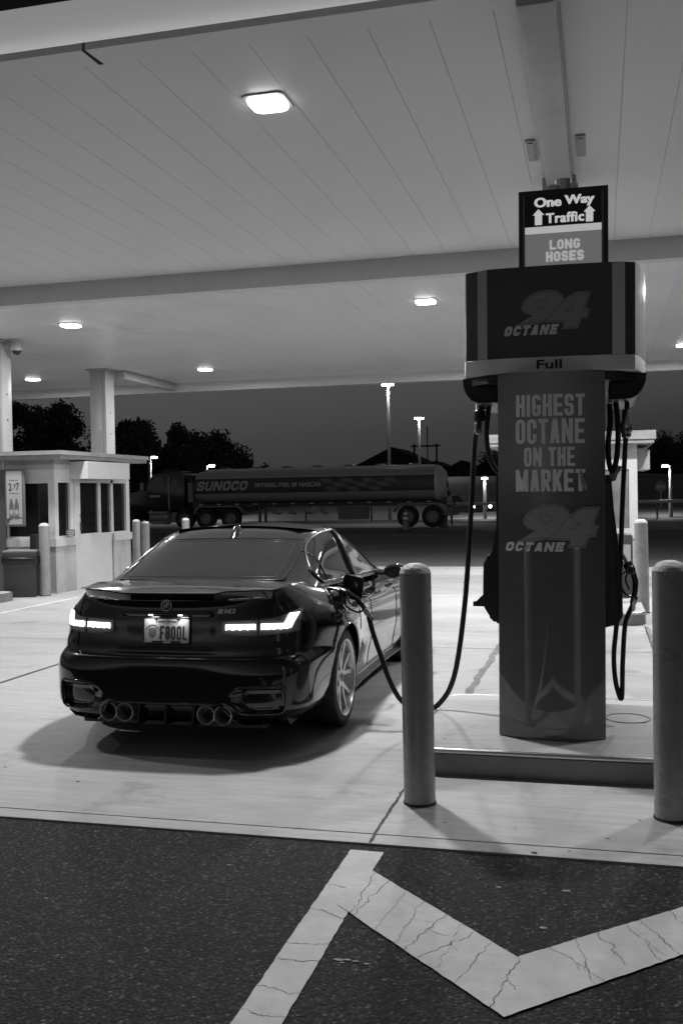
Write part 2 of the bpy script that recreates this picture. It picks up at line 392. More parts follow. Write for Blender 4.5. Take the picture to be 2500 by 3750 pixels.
# cracks across the paint
ck_ = MB(); rnd = random.Random(12)
def crack(p, q, w, z, n=16, am=.010):
    d = Vector(q)-Vector(p); nn = Vector((-d.y, d.x)).normalized(); V = []; F = []; s = 0; tw = 0
    for i in range(n+1):
        s = s*.75 + rnd.uniform(-am, am); c = Vector(p)+d*(i/n)+nn*s*(1 if 0 < i < n else .3); ww = w*.72*rnd.uniform(.25, 1.0)*(1.15-abs(i/n-.5)*.5)
        V += [(c.x+ww/2*nn.x, c.y+ww/2*nn.y, z), (c.x-ww/2*nn.x, c.y-ww/2*nn.y, z)]
        if i: F.append((2*i-2, 2*i-1, 2*i+1, 2*i))
    ck_.add(V, F)
for y, w in ((3.98, .004), (3.72, .006), (3.47, .004), (3.30, .005), (3.08, .004), (2.95, .004)):
    crack((-1.12, y+rnd.uniform(-.04, .04)), (-.965, y+rnd.uniform(-.05, .03)), w, Z+.0010)
A0, A1, B0, B1 = Vector((-.958, 4.155)), Vector((-.296, 3.488)), Vector((-.95, 3.712)), Vector((-.305, 3.075))
for t, t2, w in ((.02, .0, .006), (.13, .02, .005), (.26, .2, .003), (.40, .33, .004), (.56, .40, .006), (.66, .62, .003), (.74, .50, .005), (.86, .72, .004), (1.0, .93, .007)):
    full_ = rnd.random() < .7; P_a = A0.lerp(A1, t); P_b = B0.lerp(B1, t2)
    crack(P_a, P_b if full_ else P_a.lerp(P_b, .6), w, Z+.0027, 28, .0075)
    if rnd.random() < .6: m_ = P_a.lerp(P_b, .45); crack(m_, m_+Vector((rnd.uniform(.03, .10), rnd.uniform(-.10, -.02))), w*.6, Z+.0030, 12, .004)
C0, C1, D0, D1 = Vector((-.296, 3.488)), Vector((.60, 4.33)), Vector((-.305, 3.075)), Vector((.70, 4.05))
for t, t2, w in ((.12, .30, .005), (.22, .27, .004), (.30, .40, .006), (.42, .50, .004), (.47, .56, .005), (.60, .66, .006), (.74, .78, .004), (.86, .9, .004)):
    P_a = C0.lerp(C1, t); P_b = D0.lerp(D1, t2); crack(P_a, P_b if rnd.random() < .75 else P_a.lerp(P_b, .6), w, Z+.0027, 28, .0075)
    if rnd.random() < .5: m_ = P_a.lerp(P_b, .5); crack(m_, m_+Vector((rnd.uniform(-.02, .08), rnd.uniform(-.12, -.04))), w*.6, Z+.0030, 12, .004)
tag(ck_.build('paint_cracks', mat('crack_dark', .09, .9)), kind='stuff')
ln = MB().add(*wob(-8.27, 6.0, -8.27, 14.7, .11, 60, .006, 3)); ln = ln.build('lane_line', mat('worn_paint', .62, .6, var=.06, scale=8)); tag(ln, kind='structure')
# scraps and leaves on the asphalt/concrete
M_SCRAP = mat('scrap', 0.02, .8); M_CHIP = mat('pale_chip', 0.30, .8, var=.14, scale=60)
def scraps(spots, name, m, seed):
    rnd = random.Random(seed); mb = MB()
    for x, y, s, z in spots:
        n = 7; ph = rnd.random()*6
        mb.add([(x+s*rnd.uniform(.6, 1)*math.cos(ph+k*6.283/n), y+.5*s*rnd.uniform(.6, 1)*math.sin(ph+k*6.283/n), z+rnd.uniform(0.0012, .0025)) for k in range(n)], [tuple(range(n))])
    o = mb.build(name, m); tag(o, kind='stuff'); return o
rnd = random.Random(5)
scraps([(-.42, 4.02, .016, 0), (.02, 4.75, .014, 0), (-.15, 4.55, .010, 0), (.17, 5.05, .012, 0), (-2.9, 5.1, .018, 0), (-3.5, 5.3, .02, 0), (-.30, 4.50, .02, 0), (.25, 6.5, .02, .15), (-4.5, 6.6, .02, 0), (-4.2, 6.2, .02, 0)] + [(rnd.uniform(-5, 3), rnd.uniform(4.7, 12), rnd.uniform(.006, .014), 0) for _ in range(50)], 'dry_leaf_scraps', M_SCRAP, 1)
scraps([(-.15, 4.12, .022, -.011), (-.42, 4.1, .016, -.011), (-.22, 3.75, .02, -.011), (-.90, 3.34, .022, -.011), (-.87, 3.345, .018, -.011), (-.84, 3.34, .016, -.011), (-.80, 3.33, .018, -.011), (-.885, 3.32, .012, -.011), (-2.2, 3.6, .012, -.011), (-1.6, 4.1, .014, -.011)], 'paint_chips', M_CHIP, 2)

# ================================================================ canopy
M_CEIL = mat('white_ceiling_metal', 0.60, 0.38, var=0.02, scale=1.3, rvar=0.06)
M_FASC = mat('glow_white_fascia', 0.80, 0.35, emit=.20)  # white band with a faint emission added to brighten it
M_DARKP = mat('dark_fascia', 0.02, 0.5)
M_STEP = mat('step_paint', 0.50, 0.5, var=.02, scale=2)
M_GAP = mat('gap_black', 0.01, 0.9)
canopy = thing('canopy', 'large flat pale canopy roof over the pumps with panelled ceiling', 'canopy', (-4, 14.3, 0))
def K(mb, n, m, **kw):
    o = mb.build(n, m, canopy, **kw); o.matrix_parent_inverse = Matrix.Translation((4, -14.3, 0)); return o
CX0, CX1 = -24.0, 10.0
def ceiling(y0, y1, z, name):
    mb = MB(); p = 0.406; k0 = int((CX0-0.203)/p); x = 0.203 + k0*p; gx = 0.0022; gd = 0.007
    V = []; xs = []
    while x < CX1:
        xs += [(x-gx, z), (x, z+gd), (x+gx, z)]; x += p
    for xx, zz in [(CX0-.5, z)] + xs + [(CX1+.5, z)]: V += [(xx, y0, zz), (xx, y1, zz)]
    mb.add(V, [(2*i, 2*i+1, 2*i+3, 2*i+2) for i in range(len(V)//2-1)])
    return K(mb, name, M_CEIL)
ceiling(6.33, 12.58, 4.64, 'near_ceiling'); ceiling(12.60, 22.5, 4.38, 'far_ceiling')
gb = MB()
x = 0.203 - 60*.406
while x < CX1: gb.box(x-.0012, x+.0012, 6.33, 12.58, 4.6435, 4.66); x += .406
K(gb, 'panel_seam', mat('seam_dark', .22, .8))
bt = MB()
for a, b in [(-24.4, -3.335), (-3.31, 10.4)]: bt.box(a, b, 6.115, 6.345, 4.634, 4.70)
K(bt, 'ceiling_border', M_CEIL)
K(MB().box(-24.4, 10.4, 5.98, 6.40, 4.70, 4.9), 'gutter_gap', M_GAP)
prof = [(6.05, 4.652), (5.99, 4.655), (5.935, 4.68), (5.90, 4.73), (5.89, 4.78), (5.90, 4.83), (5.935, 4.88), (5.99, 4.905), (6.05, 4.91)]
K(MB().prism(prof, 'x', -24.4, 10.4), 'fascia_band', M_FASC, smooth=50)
K(MB().box(-24.4, 10.4, 6.0, 6.4, 4.912, 5.75), 'fascia_panel', M_DARKP)
K(MB().box(-24.4, 10.4, 12.582, 12.78, 4.378, 4.80), 'ceiling_step', M_STEP)
K(MB().box(-24.4, 10.4, 22.503, 22.72, 4.165, 5.75), 'rear_fascia', M_STEP)
K(MB().box(-24.4, 10.4, 6.4, 22.5, 4.95, 5.7), 'roof_deck', M_DARKP)
tear = MB()
tear.add([(-3.335, 6.12, 4.633), (-3.31, 6.12, 4.633), (-3.29, 6.35, 4.633), (-3.33, 6.35, 4.633)], [(0, 1, 2, 3)])
K(tear, 'torn_joint', M_GAP)
# box gutters that run from the columns to the canopy edge
M_DUCT = mat('duct_paint', 0.42, 0.45, var=.04, scale=3)
for (x0, x1, y0, y1, z0, z1) in [(-.455, -.215, 6.06, 9.72, 4.50, 4.632), (-10.14, -9.9, 19.75, 22.49, 4.19, 4.377)]:
    K(MB().box(x0, x1, y0, y1, z0, z1, bev=.03), 'box_gutter', M_DUCT, smooth=40)
for x0 in (-.585, -.165):
    br = MB().prism(rr(x0, 8.75, x0+.085, 9.28, .01, n=2), 'z', 4.622, 4.638).prism(rr(x0+.02, 8.79, x0+.065, 9.24, .01, n=2), 'z', 4.612, 4.6215)
    K(br, 'gutter_bracket', mat('bracket_grey', .34, .5))
K(MB().tube([(-.335, 9.70, 4.56), (-.335, 9.78, 4.50), (-.335, 9.79, 4.35), (-.335, 9.79, 3.2)], .05, 12), 'downpipe', M_DUCT, smooth=60)

# columns
M_COL = mat('column_white', 0.38, 0.32, var=.02, scale=2)
M_CLAD = mat('column_dark_cladding', 0.10, 0.5)
def column(x0, x1, y0, y1, zt, seam, label, dark=None):
    t = thing('support_column', label, 'column', ((x0+x1)/2, (y0+y1)/2, 0), group='canopy columns')
    o = Matrix.Translation((-(x0+x1)/2, -(y0+y1)/2, 0))
    def P(mb, n, m, **kw):
        q = mb.build(n, m, t, **kw); q.matrix_parent_inverse = o; return q
    P(MB().box(x0, x1, y0, y1, 0.0 if not dark else dark, zt-.003, bev=.012), 'shaft', M_COL, smooth=40)
    if dark: P(MB().box(x0-.02, x1+.02, y0-.02, y1+.02, 0, dark, bev=.01), 'lower_cladding', M_CLAD)
    if x0 < -5: P(MB().box(x0-.06, x1+.06, y0-.06, y1+.06, zt-.03, zt-.004), 'cap_plate', M_COL)
    s = MB().box(seam-.006, seam+.006, y0-.0025, y0+.01, .9, zt-.05)
    P(s, 'seam', mat('seam_grey', .2, .6))
    pl = MB()
    for z in (2.25, 3.0, 3.45): pl.lathe([(0, .012), (.016, .008), (.018, 0)], (x1+.001, (y0+y1)/2, z), 'x', 8)
    P(pl, 'bolt', mat('bolt_grey', .25, .4, metal=1))
    if not dark:
        P(MB().box(x0+.08, x0+.26, y0-.006, y0+.01, 2.62, 3.05, bev=.004), 'access_plate', M_COL)
    return t
column(-10.50, -10.13, 19.3, 19.69, 4.38, -10.2, 'white square canopy column rising behind the left kiosk roof')
column(-10.35, -9.935, 15.2, 15.49, 4.38, -9.99, 'white canopy column with dark lower cladding at the left edge', dark=2.13)
column(-.50, -.18, 9.85, 10.15, 4.64, -.40, 'grey canopy column standing behind the fuel pump and its sign')
# ceiling camera on the left column
cm = thing('security_camera', 'small white dome camera on the left canopy column', 'camera', (-9.70, 15.3, 4.2))
cm_o = MB().lathe([(0, 0.09), (.10, .09), (.115, .03), (.11, -.01), (.09, -.02)], (0, 0, 0), 'z', 20).build('housing', M_COL, cm, smooth=40)
MB().lathe([(.075, -.02), (.06, -.06), (.03, -.08), (0, -.085)], (0, 0, 0), 'z', 20).build('dome', mat('dome_black', .01, .1), cm, smooth=60)
MB().box(-.24, -.05, -.03, .03, .02, .07).build('bracket', M_COL, cm)

# ================================================================ canopy lights
M_LED = mat('lit_lens', 0.9, 0.4, emit=7.0); M_TRIM = mat('light_trim', 0.35, 0.5)
LP = 214.0
LIGHTS = [(-2.42, 7.31, 4.64, 'square lit canopy light on the near ceiling above the black car'), (1.70, 7.31, 4.64, 'square lit canopy light on the near ceiling right of the fuel pump'),
 (-8.1, 7.31, 4.64, 'square lit canopy light on the near ceiling far left beyond the car'), (-2.38, 14.2, 4.38, 'lit canopy light on the lower ceiling just left of the pump head'),
 (-8.06, 14.25, 4.38, 'lit canopy light on the lower ceiling between the two left columns'), (1.66, 14.2, 4.38, 'lit canopy light on the lower ceiling hidden right of the pump head'),
 (-12.5, 14.2, 4.38, 'lit canopy light on the lower ceiling left of the dark clad column'), (-8.2, 20.15, 4.38, 'lit canopy light near the rear edge right of the kiosk column'),
 (-12.5, 20.35, 4.38, 'lit canopy light near the rear edge left of the kiosk column'), (-2.4, 20.15, 4.38, 'lit canopy light near the rear edge hidden behind the pump head'),
 (1.6, 20.15, 4.38, 'lit canopy light near the rear edge at the right border')]
for (x, y, z, lab) in LIGHTS:
    t = thing('canopy_light', lab, 'light', (x, y, z), group='canopy lights')
    s = .135; rrp = rr(-s, -s, s, s, .05); big = rr(-.165, -.165, .165, .165, .045)
    MB().prism(big, 'z', -.012, .0, bev=.004).build('trim', M_TRIM, t)
    MB().prism(rrp, 'z', -.040, -.0125, bev=.013).build('lens', M_LED, t, smooth=50)
    ld = bpy.data.lights.new('lamp', 'AREA'); ld.shape = 'SQUARE'; ld.size = .25; ld.energy = LP*(.40 if (x > 1 and y < 8) else .75 if x < -5 else 1); ld.color = (1, 1, 1)
    lo = bpy.data.objects.new('lamp', ld); COL.objects.link(lo); lo.parent = t; lo.location = (0, 0, -.046)

# ================================================================ raised islands and bollards
M_STEEL = mat('kerb_steel', 0.16, 0.35, metal=0.0, var=.05, scale=5, spec=.6, rvar=.08)
M_NOSE = mat('kerb_nosing', 0.55, 0.28, metal=1.0)
def island(x0, x1, y0, y1, h, r, label):
    t = thing('pump_island', label, 'island', ((x0+x1)/2, (y0+y1)/2, 0), group='raised pump islands')
    inv = Matrix.Translation((-(x0+x1)/2, -(y0+y1)/2, 0))
    o = rr(x0, y0, x1, y1, r, n=8)
    oi = rr(x0+.018, y0+.018, x1-.018, y1-.018, r-.018, n=8)
    a = MB().prism(oi, 'z', 0.0, h).build('slab', M_CONC, t); a.matrix_parent_inverse = inv
    lo = rr(x0+.003, y0+.003, x1-.003, y1-.003, r, n=8); n = len(o); mb = MB()
    mb.add([(p[0], p[1], 0.001) for p in lo] + [(p[0], p[1], h-.03) for p in lo], [(i, (i+1) % n, n+(i+1) % n, n+i) for i in range(n)])
    b = mb.build('kerb_plate', M_STEEL, t); b.matrix_parent_inverse = inv
    c = MB().tube([(p[0], p[1], h-.014) for p in rr(x0+.012, y0+.012, x1-.012, y1-.012, r, n=8)], .017, 8, closed=True).build('nosing', M_NOSE, t, smooth=60); c.matrix_parent_inverse = inv
    return t
isl = island(-1.09, .51, 5.64, 7.22, .15, .16, 'raised concrete island with dark steel kerb carrying the near fuel pump')
isl2 = island(-1.09, .53, 12.3, 13.9, .15, .20, 'raised concrete island far behind the pump by the right kiosk')
isl3 = island(-10.75, -9.12, 12.7, 14.3, .13, .25, 'raised concrete island nose at the left edge before the bin')
# manhole ring on the near island
MB().lathe([(.13, .001), (.13, .004), (.142, .004), (.142, .001)], (.16, 6.62, .15), 'z', 28).build('cover_ring', mat('ring_dark', .26, .7), isl).matrix_parent_inverse = Matrix.Translation((.29, -6.43, 0))

M_BOL = mat('bollard_plastic', 0.27, 0.28, var=.03, scale=3.5, rvar=.06, spec=.7, bump=.05, bscale=120)
M_BCAP = mat('bollard_cap', 0.5, 0.55, bump=.5, bscale=45)
def bollard(x, y, r, h, label, lean=0.0, leany=0.0, m=None):
    t = thing('bollard', label, 'bollard', (x, y, 0), group='round steel bollards')
    t.rotation_euler = (leany, lean, 0)
    MB().lathe([(r, .012), (r, h-.055), (r*.995, h-.05)], (0, 0, 0), 'z', 40).build('post', m or M_BOL, t, smooth=50)
    MB().lathe([(r*1.0, h-.051), (r*.93, h-.035), (r*.70, h-.012), (r*.35, h-.001), (0, h)], (0, 0, 0), 'z', 40).build('dome_cap', M_BCAP, t, smooth=70)
    MB().lathe([(r+.004, 0.001), (r+.003, .014), (r-.01, .014)], (0, 0, 0), 'z', 32).build('base_ring', mat('base_dirt', .05, .9), t, smooth=50)
    return t
bollard(-.925, 5.105, .082, 1.255, 'thick grey bollard in front of the car, left of the pump island', lean=-.006)
bollard(.326, 5.11, .084, 1.27, 'thick grey bollard cut by the right edge, right of the pump island', lean=.002)
bollard(.535, 13.6, .085, 1.23, 'grey bollard beside the right kiosk far behind the pump', lean=-.012)
bollard(-8.98, 14.86, .088, 1.22, 'grey bollard before the left kiosk corner window')
bollard(-10.07, 20.5, .085, 1.13, 'pale bollard behind the left kiosk, left one of the close pair')
bollard(-9.05, 18.83, .085, 1.13, 'shaded bollard at the end of the left kiosk, right one of the close pair')
bollard(-9.03, 20.86, .085, 1.14, 'pale bollard just above the car roof before the tanker cab')
# ================================================================ left kiosk
M_KW = mat('kiosk_white', 0.52, 0.45, var=.03, scale=3)
M_KG = mat('kiosk_upper_grey', 0.36, 0.55, var=.02, scale=4)
M_KCON = mat('kiosk_concrete', 0.38, 0.75, var=.11, scale=2.2, stretch=(1, 1, .6))
M_ROOF = mat('kiosk_roof_edge', 0.26, 0.5, var=.06, scale=6, stretch=(.4, .4, 3))
M_GLASS = mat('dark_glass', 0.012, 0.04, coat=.3)
M_BLK = mat('black_plastic', 0.012, 0.42)
M_HINGE = mat('hinge_steel', .3, .35, metal=1)
kx, ky = -9.0, 15.24        # the visible corner
kio = thing('kiosk', 'white attendant kiosk with dark windows left of the black car', 'kiosk', (kx-1.2, ky+1.4, 0))
KI = Matrix.Translation(-Vector((kx-1.2, ky+1.4, 0)))
def KP(mb, n, m, par=None, **kw):
    o = mb.build(n, m, par or kio, **kw)
    if par is None: o.matrix_parent_inverse = KI
    return o
xe, ye = kx-2.6, 18.0
# concrete dado, walls with openings
for q in ((ky-.02, 15.86), (17.32, ye+.02)): KP(MB().box(xe, kx+.02, q[0], q[1], 0, .80), 'dado_wall', M_KCON)
for q in ((ky-.045, 15.87), (17.31, ye+.045)): KP(MB().box(xe, kx+.045, q[0], q[1], .802, .94), 'sill_band', M_KW)
KP(MB().box(xe, kx, ky, ye, 1.96, 2.30), 'upper_wall', M_KW)
KP(MB().box(xe, kx+.012, ky-.012, 15.3, 2.13, 2.295).box(kx-.05, kx+.012, 15.3, 15.7, 2.13, 2.295), 'soffit_panel', M_KG); KP(MB().box(kx-.02, kx+.012, 17.5, ye+.012, 2.06, 2.29), 'soffit_panel', M_KG)
# posts
ps = MB()
for a, b, c, d in [(kx-.11, kx+.015, ky-.015, ky+.10), (kx-.10, kx+.015, 15.74, 15.98), (xe, xe+.12, ky-.01, ky+.1), (kx-.1, kx+.015, ye-.13, ye+.01), (kx-.1, kx+.01, 17.255, 17.345), (kx-1.0, kx-.9, ky-.01, ky+.09)]:
    ps.box(a, b, c, d, .94, 1.962)
ps.box(xe, kx+.01, ky-.01, ky+.06, 1.89, 1.962).box(kx-.06, kx+.01, ky, ye, 1.90, 1.962)
KP(ps, 'window_post', M_KW)
def pane(mb, fr):
    w = KP(fr, 'window', M_KW); g = mb.build('pane', M_GLASS, w); return w
fr = lambda a, b, c, d: MB().box(a, b, c, d, .938, .975)
pane(MB().box(kx-.90, kx-.10, ky+.03, ky+.035, .97, 1.89), fr(kx-.90, kx-.10, ky-.01, ky+.06))
pane(MB().box(xe+.1, kx-1.0, ky+.03, ky+.035, .97, 1.89), fr(xe+.1, kx-1.0, ky-.01, ky+.06))
pane(MB().box(kx-.035, kx-.03, ky+.10, 15.74, .97, 1.90), fr(kx-.06, kx+.01, ky+.1, 15.74))
pane(MB().box(kx-.035, kx-.03, 17.345, ye-.13, .97, 1.90), fr(kx-.06, kx+.012, 17.345, ye-.13))
pane(MB().box(kx-.035, kx-.03, 16.83, 17.255, .97, 1.90), MB().box(kx-.05, kx+.012, 16.83, 17.255, .02, .972))
# door with frame, canopy box over it
df = KP(MB().box(kx-.08, kx+.05, 15.86, 15.99, 0, 2.0).box(kx-.07, kx+.02, 16.76, 16.835, 0, 1.96), 'door_frame', M_KW)
dr = KP(MB().box(kx-.03, kx+.035, 16.0, 16.76, .03, .985).box(kx-.03, kx+.035, 16.0, 16.05, .986, 1.94).box(kx-.03, kx+.035, 16.71, 16.76, .986, 1.94).box(kx-.03, kx+.035, 16.051, 16.709, 1.90, 1.94), 'door', M_KW)
MB().box(kx-.002, kx+.004, 16.05, 16.71, .985, 1.90).build('pane', M_GLASS, dr)
MB().box(kx+.036, kx+.06, 16.01, 16.04, 1.05, 1.20).build('handle', M_HINGE, dr); MB().box(kx+.036, kx+.05, 16.01, 16.035, 1.30, 1.34).build('lock', M_HINGE, dr)
KP(MB().box(kx-.03, kx+.36, 15.75, 17.35, 1.965, 2.27), 'door_awning', M_KW)
# roof
KP(MB().box(xe-.3, kx+.30, ky-.30, ye+.22, 2.295, 2.36).box(xe-.33, kx+.33, ky-.33, ye+.25, 2.362, 2.43), 'roof', M_ROOF)
# notice hanging at the window corner
nt_ = thing('hanging_notice', 'small dark notice with pale lines hanging at the kiosk window corner', 'notice', (kx+.085, 15.60, 1.02))
MB().box(-.01, .01, -.14, .14, -.06, .06).build('board', mat('notice_dark', .10, .5), nt_)
nl = MB()
for k in range(3): nl.box(.0115, .013, -.11+.03*(k == 2), .11-.03*(k == 2), .025-.035*k, .04-.035*k)
nl.build('text_lines', M_KW, nt_)
MB().tube([(0, .02, .06), (0, .06, .16), (0, .08, .24)], .006, 6).build('string', mat('string', .6, .6), nt_)
# ================================================================ objects by the left kiosk
ps_ = thing('poster_sign', 'framed drink poster reading 2 for $7 on the left column', 'poster', (-9.63, 15.05, 1.65))
MB().box(-.18, .18, -.03, .03, -.49, .49, bev=.012).build('frame', mat('poster_frame', .14, .4), ps_, smooth=40)
MB().box(-.145, .145, -.036, -.031, -.455, .455).build('sheet', mat('poster_sheet', .40, .5), ps_)
tx = MB(); P2 = lambda dx, dz: (lambda u, v: (dx+u, -.0385, dz+v))
put(tx, bfont('2', .055, .13, .02), P2(-.10, .12)); put(tx, bfont('$', .028, .07, .01), P2(-.0, .17)); put(tx, bfont('7', .06, .13, .02), P2(.04, .12)); put(tx, bfont('for', .03, .03, 0), P2(-.035, .14))
put(tx, bfont('Summer Size', .17, .03, 0), P2(-.09, .285)); tx.box(-.09, .09, -.0395, -.0375, .075, .079)
tx.build('lettering', mat('ink', .05, .6), ps_)
for bx in (-.055, .045):
    bp_ = [(-.042, 0), (.042, 0), (.044, .10), (.036, .13), (.042, .17), (.040, .24), (.018, .30), (.018, .34), (-.018, .34), (-.018, .30), (-.040, .24), (-.042, .17), (-.036, .13), (-.044, .10)]
    b = MB(); b.add([(bx+p[0], -.0385, -.36+p[1]) for p in bp_], [tuple(range(len(bp_)))]); b.build('bottle_picture', mat('bottle_grey', .13, .5), ps_)
    gl = MB().box(bx-.034, bx+.034, -.0405, -.039, -.30, -.20); gl.build('label_picture', mat('label_grey', .30, .5), ps_)
    put(MB(), bfont('G', .04, .05, .04), lambda u, v: (bx-.02+u, -.042, -.265+v)).build('lettering', mat('ink_white', .7, .5), ps_)
sw = [(-.144, -.44), (-.144, -.36), (-.09, -.335), (-.02, -.335), (.145, -.335), (.145, -.352), (-.02, -.355), (-.08, -.38), (-.12, -.44)]
MB().add([(p[0], -.0383, p[1]) for p in sw], [tuple(range(len(sw)))]).build('swoosh', mat('ink2', .08, .5), ps_)
bn = thing('trash_bin', 'dark square trash bin with a black bag by the left kiosk', 'bin', (-9.36, 14.80, 0), R(20))
MB().box(-.26, .26, -.26, .26, .0, .64, bev=.02).build('body', mat('bin_dark', .035, .5), bn, smooth=40)
MB().box(-.275, .275, -.275, .275, .66, .74, bev=.015).build('rim', mat('bin_rim', .04, .45), bn, smooth=40)
MB().box(-.27, .27, -.27, .27, .741, .775, bev=.012).build('lid', mat('bin_lid', .20, .6), bn, smooth=40)
bag = MB(); rnd = random.Random(3); per = rr(-.285, -.285, .285, .285, .05, n=6); n = len(per)
rows = []
for z, o in ((.665, .0), (.65, .012), (.62, .016), (.58, .01), (.55, .004)):
    rows.append([(p[0]*(1+o*2*rnd.uniform(.3, 1.2)), p[1]*(1+o*2*rnd.uniform(.3, 1.2)), z+rnd.uniform(-.012, .012)) for p in per])
bag.add([p for r_ in rows for p in r_], [(i*n+k, i*n+(k+1) % n, (i+1)*n+(k+1) % n, (i+1)*n+k) for i in range(4) for k in range(n)])
bag.build('bag', mat('bag_black', .01, .25), bn, smooth=30)
bu = thing('washer_stand', 'tall black tapered stand between the bin and the kiosk bollard', 'stand', (-9.28, 15.05, 0))
MB().prism([(-.10, 0), (.10, 0), (.10, 1.0), (.07, 1.03), (.0, 1.03), (-.02, 1.0), (-.02, .55), (-.06, .25)], 'y', -.12, .12, bev=.01).build('body', M_BLK, bu, smooth=40)
MB().box(.0, .09, -.125, -.12, .43, .44).build('slot', mat('slot_grey', .4, .4), bu)
MB().box(.10, .13, -.08, .02, .55, .75, bev=.01).build('towel_box', mat('towel_white', .6, .6), bu)

# ================================================================ right kiosk behind the pump
k2 = thing('kiosk', 'white attendant kiosk partly hidden behind the fuel pump on the right', 'kiosk', (-.4, 18, 0))
k2i = Matrix.Translation((.4, -18, 0))
def K2(mb, n, m, par=None):
    o = mb.build(n, m, par or k2)
    if par is None: o.matrix_parent_inverse = k2i
    return o
x0, x1, y0, y1 = -1.5, .60, 16.9, 19.6
K2(MB().box(x0, x1, y0, y1, 0, .82), 'dado_wall', M_KCON)
K2(MB().box(x0, x1+.03, y0-.03, y1, .821, .95).box(x0, x1, y0, y1, 1.95, 2.36), 'upper_wall', M_KW)
for q in ((x1-.13, x1, y0, y0+.13), (x0, x0+.1, y0, y0+.1), (x0+.9, x0+1.0, y0, y0+.08), (x1-.1, x1, y1-.2, y1-.081)): K2(MB().box(*q, .95, 1.95), 'window_post', M_KW)
K2(MB().box(x0, x1, y1-.08, y1, .95, 1.95), 'rear_wall', M_KW)
for a, b in ((x0+.1, x0+.9), (x0+1.0, x1-.13)):
    w = K2(MB().box(a, b, y0-.002, y0+.05, .945, .985), 'window', M_KW); MB().box(a, b, y0+.03, y0+.035, .98, 1.95).build('pane', mat('pale_glass', .16, .08, var=.08, scale=3), w)  # panes in a mottled pale grey
K2(MB().box(x0-.3, x1+.25, y0-.3, y1+.2, 2.36, 2.42).box(x0-.33, x1+.28, y0-.33, y1+.23, 2.421, 2.56), 'roof', M_ROOF)
K2(MB().box(x1+.001, x1+.22, y0+.5, y0+2.0, 1.95, 2.28), 'door_awning', M_KW)
# dark bin stand in front of it
b2 = thing('trash_bin', 'dark bin standing before the right kiosk window behind the pump', 'bin', (.27, 15.6, 0))
MB().box(-.2, .2, -.2, .2, 0, .95, bev=.03).build('body', mat('bin_dark', .035, .5), b2, smooth=40)
MB().box(-.17, .17, -.203, -.2, .55, .80).build('panel', mat('bin_panel', .3, .5), b2)
# ================================================================ fuel pump
def wparent(o, t):
    o.parent = t; o.matrix_parent_inverse = Matrix.Translation(-Vector(t.location)); return o
M_PUMP = mat('pump_vinyl', 0.10, 0.30, var=.02, scale=3, coat=.9, cior=1.8, bump=.03, bscale=1.6)
M_PHEAD = mat('pump_head_panel', 0.075, 0.35, spec=.4)
M_PSTRIP = mat('pump_strip_metal', 0.42, 0.24, metal=1.0, bump=.02, bscale=200)
M_PBAND = mat('pump_band_grey', 0.80, 0.42)
M_PBLK = mat('pump_black', 0.008, 0.4)
M_PLET = mat('pump_lettering', 0.93, 0.45); M_PLET2 = mat('pump_lettering_pale', 0.88, 0.45); M_LOGO = mat('pump_logo_grey', 0.34, 0.4); M_LOGOL = mat('pump_logo_line', 0.13, 0.5)
M_HOSE = mat('hose_rubber', 0.012, 0.42, bump=.1, bscale=200); M_COUP = mat('coupling_metal', .5, .25, metal=1.0)
pump = thing('fuel_pump', 'dark fuel pump with highest octane lettering on the near island', 'fuel pump', (-.29, 6.5, .15))
pump.rotation_euler = (0, R(.5), 0)
PP = lambda mb, n, m, par=None, **kw: wparent(mb.build(n, m, None, **kw), pump) if par is None else _sub(mb, n, m, par, **kw)
def _sub(mb, n, m, par, **kw):
    o = mb.build(n, m, None, **kw); o.parent = par
    return o
PCX = -.29
yf = lambda x: 5.942 + .085*((x-PCX)/.31)**2
body = [(PCX-.31+.62*k/16, yf(PCX-.31+.62*k/16)) for k in range(17)]
pl = body + [(.022, 6.10), (.022, 7.05), (-.602, 7.05), (-.602, 6.10)]
pb = PP(MB().prism(pl, 'z', .152, 2.318), 'body', M_PUMP, smooth=30)
PP(MB().prism([(p[0]*1.0, p[1]+.012) for p in body] + [(.018, 7.0), (-.598, 7.0)], 'z', .150, .158), 'base_plate', mat('pump_base_dirt', .10, .8))
def face(x, z, off=.0025): return lambda u, v: (x+u, yf(x+u)-off, z+v)
def lettering(rows, m, par):
    mb = MB()
    for VF, fn in rows: put(mb, VF, fn)
    return _sub(mb, 'lettering', m, par)
lettering([(gtext('HIGHEST', .395, .128, .0215, .17), face(-.488, 2.056)), (gtext('OCTANE', .397, .145, .0225, .17), face(-.491, 1.896)),
           (gtext('ON THE', .293, .112, .0185, .18, space=.45), face(-.442, 1.763)), (gtext('MARKET', .40, .130, .0225, .17), face(-.492, 1.615))], M_PLET, pb)
lettering([(gtext('OCTANE', .355, .055, .0165, .22, .28), face(-.56, 1.263))], M_PLET2, pb)
SIL = [(455, 1020), (500, 1000), (575, 955), (530, 940), (505, 905), (520, 860), (565, 820), (620, 800), (690, 796), (745, 808), (775, 840), (782, 862), (850, 818), (957, 815), (918, 918), (948, 925), (928, 988), (892, 990), (868, 1050), (765, 1050), (782, 1008), (640, 1003), (560, 1015)]
def logo(mb, x, z, w, h, fn):
    bm = bmesh.new(); f = bm.faces.new([bm.verts.new(((p[0]-455)/502*w, (1050-p[1])/254*h, 0)) for p in SIL]); bmesh.ops.triangulate(bm, faces=[f]); bmesh.ops.subdivide_edges(bm, edges=bm.edges[:], cuts=5, use_grid_fill=True)
    bm.verts.index_update(); mb.add([fn(v.co.x, v.co.y) for v in bm.verts], [[v.index for v in f.verts] for f in bm.faces]); bm.free()
